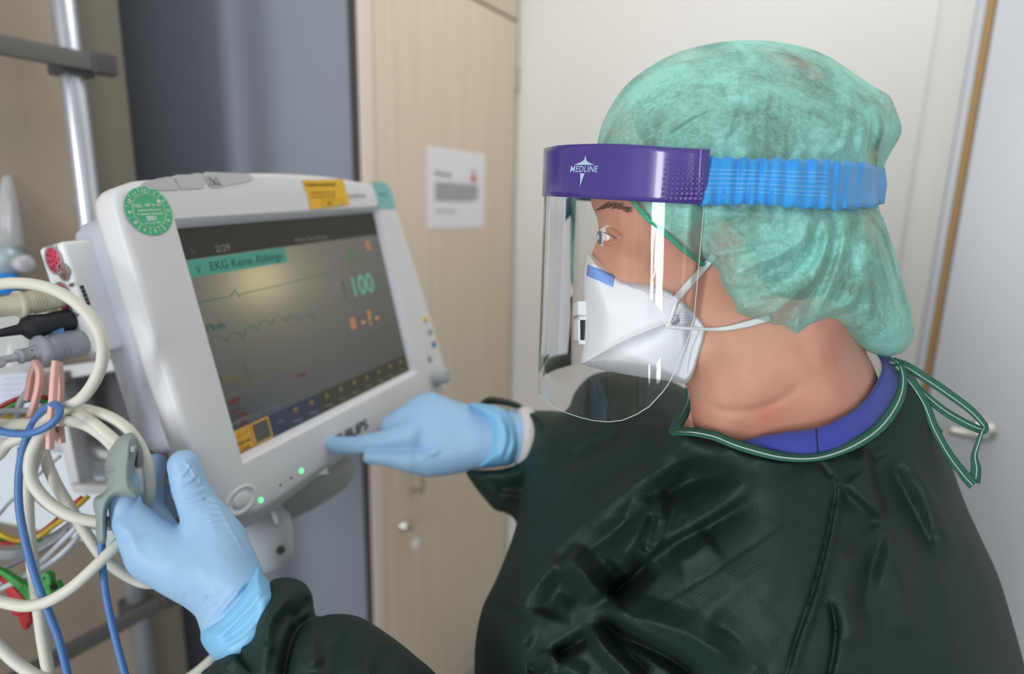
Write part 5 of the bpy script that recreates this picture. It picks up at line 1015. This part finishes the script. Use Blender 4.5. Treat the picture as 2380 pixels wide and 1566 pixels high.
# plugs and their cables
def plug(name, base, prof, m, label, ridges=(), extra=None):
    P0 = modp(*base); t = thing(name, P0 - EX * .02, label, 'plug'); V = lathe_vf(prof, P0, -EX, 32); mk('plug_body', *V, m, t)
    for a, r in ridges:
        th = np.arange(33) / 32 * 2 * np.pi; mk('grip_ridge', *tube_vf(np.array([P0 - EX * a + r * (np.cos(q) * EY + np.sin(q) * EN) for q in th]), .0007, 8, cap=False), m, t)
    return t, P0
t, P0 = plug('ecg_plug', (191, 795), [(0, .0118), (.001, .0125), (.030, .0118), (.0315, .0118), (.032, .0142), (.0345, .0148), (.0372, .0140), (.038, .0090), (.0385, .0068), (.050, .0058), (.0505, .0066), (.0525, .0064), (.053, .003)], m_gplug, 'thick light grey ribbed plug, lowest one in the module', [(.0165, .0123), (.019, .0123), (.0215, .0122), (.024, .0121)])
e = P0 - EX * .052; mk('cable', *tube_vf(catmull([e, e - EX * .015, at(0, 846, .50), at(-60, 856, .485), at(-160, 960, .49), at(-210, 1300, .50), at(-215, 1900, .50)], 6), .0034, 12), m_gcab, t)
for k in (-1, 1): mk('dot_mark', *lathe_vf([(0, .0007), (.0004, .0005)], P0 - EX * .044 - EN * .0060 + EY * .003 * k, -EN, 8), m_black, t)
t, P0 = plug('oximeter_plug', (166, 742), [(0, .0092), (.001, .0101), (.012, .0101), (.020, .0094), (.032, .0112), (.037, .0108), (.041, .006), (.043, .0048), (.058, .0034), (.059, .0028)], m_black, 'black rubber plug with blue cable in the module')
e = P0 - EX * .058; mk('cable', *tube_vf(catmull([e, e - EX * .012, at(-40, 800, .49), at(-140, 860, .49), at(-200, 1200, .50), at(-205, 1900, .50)], 6), .0026, 12), m_bcab, t)
t, P0 = plug('pressure_plug', (150, 690), [(0, .0088), (.012, .0094), (.028, .0096), (.035, .0098), (.0352, .0118), (.0375, .0122), (.0395, .0112), (.040, .0092), (.058, .0080), (.07, .0072), (.072, .005)], m_creamp, 'cream ribbed plug above the black one', [(.019, .0098), (.0215, .0098), (.024, .0098), (.0265, .0099)])
e = P0 - EX * .07; mk('cable', *tube_vf(catmull([e, e - EX * .02, at(-120, 800, .46), at(-200, 1100, .47), at(-210, 1900, .48)], 6), .0047, 12), m_cream, t)
mk('red_collar', *lathe_vf([(-.001, .0102), (.002, .0102), (.0022, .009)], P0, -EX, 28), m_red, t)
cb = mat('cornflower blue tag', '#5b93dd', .5)
tg = thing('cable_tag', at(135, 775, .56), 'small blue plastic tag between the black and grey plugs', 'tag')
slab('tag', [(118, 770, .545), (146, 762, .550), (150, 782, .550), (126, 790, .545)], .001, cb, tg); slab('tag_tail', [(98, 776, .545), (107, 774, .545), (99, 792, .545), (89, 794, .545)], .001, cb, tg)
def cab(name, pts, r, m, label, group=None, cat='cable', **k): return cable(name, pts, r, m, None, 14, 8, label=label, cat=cat, group=group, **k)
CR = .0047
cab('cream_cable', [(-60, 680, .50), (-10, 662, .495), (50, 658, .49), (110, 668, .488), (165, 695, .488), (208, 735, .49), (235, 785, .492), (238, 835, .496), (220, 885, .50), (190, 925, .506), (150, 950, .51), (110, 975, .515), (70, 1010, .52), (20, 1030, .52), (-30, 1072, .52)], CR, m_cream, 'thick cream cable arching over the plugs beside the monitor')
gp = 'coiled cream cables at left'
cab('cream_cable', [(60, 985, .53), (110, 972, .528), (165, 950, .526), (215, 955, .526), (262, 972, .528), (300, 1000, .53), (328, 1040, .534), (345, 1090, .54), (348, 1150, .55), (330, 1210, .56)], CR, m_cream, 'outermost cream loop of the coil, reaching behind the monitor edge', gp)
cab('cream_cable', [(120, 1000, .532), (140, 965, .525), (170, 955, .522), (205, 975, .52), (245, 1005, .52), (285, 1042, .524), (312, 1085, .53), (322, 1140, .54)], CR, m_cream, 'middle cream loop of the coil falling right behind the grey finger clip', gp)
cab('cream_cable', [(-40, 986, .528), (30, 985, .522), (90, 984, .52), (150, 978, .518), (195, 986, .518), (235, 1010, .52), (270, 1045, .524), (292, 1080, .53)], CR, m_cream, 'innermost cream loop of the coil, entering level from the left', gp)
cab('cream_cable', [(170, 950, .53), (130, 975, .52), (95, 1010, .514), (72, 1060, .512), (72, 1110, .512), (98, 1152, .513), (140, 1186, .515), (190, 1206, .518), (250, 1212, .525), (330, 1200, .54)], CR, m_cream, 'cream loop bulging left and running under the grey finger clip', gp)
cab('cream_cable', [(108, 1010, .53), (84, 1060, .528), (66, 1130, .526), (66, 1220, .526), (76, 1310, .526), (88, 1400, .526), (100, 1490, .526), (118, 1590, .526)], CR, m_cream, 'cream cable dropping straight down past the red clip', gp)
cab('cream_cable', [(96, 1000, .545), (104, 1060, .542), (128, 1120, .54), (160, 1175, .54), (200, 1240, .542), (245, 1300, .546), (300, 1340, .55), (352, 1356, .556), (420, 1340, .57)], CR, m_cream, 'cream cable slanting down right behind the glove to the pole', gp)
cab('cream_cable', [(-40, 1390, .50), (10, 1400, .50), (60, 1408, .50), (110, 1398, .50), (165, 1366, .50), (215, 1322, .505), (262, 1275, .515), (300, 1230, .53)], CR, m_cream, 'cream cable sweeping up from the bottom left to the glove', gp)
cab('cream_cable', [(-50, 1460, .52), (-5, 1500, .52), (45, 1545, .52), (110, 1582, .52), (200, 1610, .52), (330, 1612, .54), (430, 1580, .56), (500, 1525, .58), (560, 1470, .62)], CR, m_cream, 'cream cable at the bottom edge passing behind the near sleeve', gp)
cab('blue_cable', [(-40, 992, .50), (10, 1004, .497), (60, 1008, .494), (105, 994, .492), (135, 968, .494), (137, 945, .50), (120, 940, .508), (98, 955, .512), (82, 975, .514), (64, 1010, .514), (50, 1060, .512), (43, 1120, .51), (46, 1190, .508), (62, 1270, .506), (85, 1350, .506), (112, 1420, .506), (138, 1490, .506), (160, 1580, .506)], .0030, m_bcab, 'blue cable looped around the pink hook, then hanging down')
for pts, r, m, lab in (
    ([(-30, 960, .56), (20, 935, .56), (60, 922, .565), (110, 925, .57), (140, 945, .57)], .0022, m_r, 'red lead wire arching behind the left pink hook'),
    ([(-30, 975, .555), (15, 950, .555), (55, 932, .56), (90, 930, .565), (130, 945, .57)], .0022, m_g, 'green lead wire arching just under the red one'),
    ([(-30, 990, .55), (0, 978, .55), (30, 966, .55), (70, 962, .56)], .0024, m_y, 'short yellow lead wire at the far left under the green one'),
    ([(-30, 962, .545), (20, 955, .545), (70, 955, .55), (110, 965, .555)], .0028, m_gcab, 'grey lead wire level behind the coil top'),
    ([(88, 885, .56), (60, 915, .55), (46, 940, .548), (38, 975, .55), (36, 1010, .56)], .0030, m_gcab, 'light grey wire dropping beside the left pink hook'),
    ([(92, 905, .60), (102, 925, .60), (108, 945, .60)], .0022, m_gcab, 'short grey wire between the two pink hooks'),
    ([(50, 1040, .56), (48, 1090, .56), (62, 1130, .56), (90, 1160, .56), (130, 1190, .56), (175, 1212, .565), (240, 1225, .57), (300, 1222, .58)], .0030, mat('mid grey cable', '#9499a0', .5), 'mid grey cable curving under the cream loop'),
    ([(-30, 1225, .60), (0, 1240, .60), (40, 1255, .60), (85, 1248, .60), (130, 1218, .60), (170, 1185, .60), (206, 1152, .61)], .0026, m_y, 'yellow lead wire curving up to the right'),
    ([(-30, 1262, .60), (20, 1262, .60), (70, 1250, .605), (110, 1225, .61), (150, 1190, .61), (190, 1155, .61)], .0020, m_r, 'dark red lead wire alongside the yellow curve'),
    ([(-30, 1252, .605), (20, 1258, .605), (60, 1262, .61), (100, 1255, .61)], .0022, m_g, 'green lead wire at the left under the yellow curve'),
    ([(-40, 1362, .56), (10, 1352, .56), (60, 1335, .56), (100, 1302, .56), (140, 1262, .565), (180, 1222, .57), (200, 1195, .575)], .0026, m_lead, 'upper pale lead wire rising to the right of the clips'),
    ([(-40, 1385, .555), (5, 1366, .555), (50, 1345, .555), (95, 1322, .56), (140, 1290, .56), (175, 1255, .565), (200, 1220, .57)], .0026, m_lead, 'lower pale lead wire rising to the right of the clips'),
    ([(-40, 1335, .58), (20, 1315, .58), (70, 1290, .58), (120, 1262, .585), (160, 1232, .59)], .0026, mat('mid grey cable', '#9499a0', .5), 'mid grey lead wire above the two pale ones'),
    ([(-30, 1215, .62), (20, 1170, .62), (60, 1130, .62), (110, 1085, .62), (140, 1060, .62)], .0016, m_gcab, 'very thin grey wire crossing the white bin')):
    cab('lead_wire', pts, r, m, lab, 'lead wires in the cable bundle', 'wire')
rb_ = band_between([(-60, 1272, .61), (40, 1275, .61), (110, 1245, .61), (170, 1205, .61)], [(-60, 1300, .61), (60, 1300, .61), (130, 1265, .61), (190, 1215, .61)], 30, .003, 'ribbon_cable', mat('mid grey cable', '#9499a0', .5), None, label='wide flat grey ribbon cable under the yellow wire', cat='cable')
# electrode clips
def clip(pts_list, m, name, lab, dot):
    t = thing(name, at(*pts_list[0][0][0][:2], .55), lab, 'clip')
    for pts, w, nm in pts_list: slab_strip(nm, pts, w, m, t)
    if dot: mk('pivot', *lathe_vf([(0, .003), (.002, .0022)], at(*dot, .538), at(*dot, .4) - at(*dot, .5), 12), dkh, t)
def slab_strip(nm, pts, w, m, t):
    P = pxs(pts, 5); Tn = np.gradient(P[:, :2], axis=0); Tn /= np.linalg.norm(Tn, axis=1)[:, None] + 1e-9; wv = np.interp(np.linspace(0, 1, len(P)), np.linspace(0, 1, len(w)), w)
    Gd = np.array([[at(p[0] - t_[1] * w_ * s, p[1] + t_[0] * w_ * s, p[2]) for s in (-.5, 0, .5)] for p, t_, w_ in zip(P, Tn, wv)]); bevel_mod(mk(nm, *sheet_vf(Gd, .006), m, t, smooth=False), .001)
m_gc = mat('green clip plastic', '#38a243', .5); m_rc = mat('red clip plastic', '#c9202a', .5)
clip([([(-20, 1318, .555), (8, 1328, .55), (35, 1348, .55), (60, 1366, .55)], [10, 11, 16, 20], 'boot'), ([(55, 1362, .548), (85, 1388, .546), (104, 1392, .545)], [22, 30, 22], 'jaw'), ([(85, 1395, .546), (108, 1366, .544), (112, 1340, .543), (100, 1336, .543)], [24, 22, 24, 10], 'lever'), ([(100, 1392, .544), (122, 1368, .542), (142, 1358, .541)], [20, 26, 22], 'lever'), ([(66, 1392, .548), (72, 1410, .548), (90, 1416, .548)], [18, 12, 8], 'jaw')], m_gc, 'electrode_clip', 'green electrode clip hanging on its lead at lower left', (126, 1362))
clip([([(-20, 1322, .565), (6, 1340, .56), (25, 1362, .56)], [9, 10, 16], 'boot'), ([(22, 1358, .558), (45, 1392, .556), (62, 1408, .555)], [18, 30, 30], 'jaw'), ([(34, 1418, .556), (60, 1424, .555), (72, 1430, .554)], [16, 20, 22], 'lever'), ([(60, 1424, .554), (66, 1446, .553), (70, 1450, .553)], [26, 24, 20], 'lever')], m_rc, 'electrode_clip', 'red electrode clip below the green one', None)
# pink hooks
def hook(name, strands, lab):
    t = thing(name, at(*strands[0][-1]), lab, 'hook')
    for st_ in strands: slab_strip('prong', st_, [11, 12, 12, 11], m_pink, t)
hook('cable_hook', [[(78, 838, .52), (92, 862, .52), (90, 900, .522), (80, 940, .525), (68, 975, .53)], [(84, 846, .522), (74, 872, .525), (68, 905, .528), (64, 930, .53)]], 'left pink plastic cable hook with a forked top')
hook('cable_hook', [[(130, 838, .515), (126, 880, .512), (122, 940, .508), (117, 990, .506), (116, 1044, .505)], [(136, 842, .53), (140, 900, .53), (137, 960, .53), (140, 1000, .528), (143, 1030, .527)], [(120, 1000, .512), (130, 1012, .52), (140, 1000, .526)]], 'right pink plastic cable hook with the blue cable around it')
# finger clip sensor on the near glove
CO = [(298, 1006), (313, 1010), (318, 1040), (312, 1085), (310, 1118), (322, 1136), (321, 1157), (300, 1157), (276, 1155), (262, 1162), (251, 1182), (248, 1215), (247, 1259), (225, 1257), (222, 1200), (216, 1176), (220, 1156), (238, 1146), (249, 1130), (246, 1118), (251, 1112), (246, 1100), (252, 1092), (245, 1082), (248, 1062), (256, 1042), (274, 1018)]
G = Grid(205, 345, 1.6, 995, 1270, .48, .56, .0018)
fc = folds(G.U2, G.V2, [([(250, 1094), (268, 1088)], -.002, 4), ([(250, 1110), (268, 1104)], -.002, 4), ([(250, 1124), (268, 1118)], -.002, 4), ([(300, 1012), (298, 1080), (296, 1150)], .002, 12), ([(262, 1050), (258, 1078)], -.0015, 8)])
oc = thing('finger_clip_sensor', at(285, 1155, .52), 'grey green pulse sensor clip on the gloved index finger', 'sensor')
cl = mk('upper_shell', *G.mesh(G.infl(CO, const(.520), const(.0165), tps([(280, 1020, 26), (300, 1100, 26), (235, 1200, 11), (280, 1150, 18)]), front=fc, sub=3), 1), m_clip, oc)
LJ = [(312, 1012), (328, 1036), (333, 1062), (328, 1084), (314, 1088), (308, 1060)]
mk('lower_jaw', *G.mesh(G.infl(LJ, const(.532), const(.011), const(12), sub=3), 1), mat('darker grey silicone', '#747f7e', .6), oc); del G
slab('latch', [(302, 1036, .503), (314, 1038, .503), (312, 1052, .503), (302, 1050, .503)], .004, m_clip, oc, .0006)
cable('cable', [(236, 1250, .520), (238, 1310, .518), (246, 1380, .516), (258, 1440, .514), (274, 1505, .512), (300, 1600, .51)], .0029, m_bcab, oc)
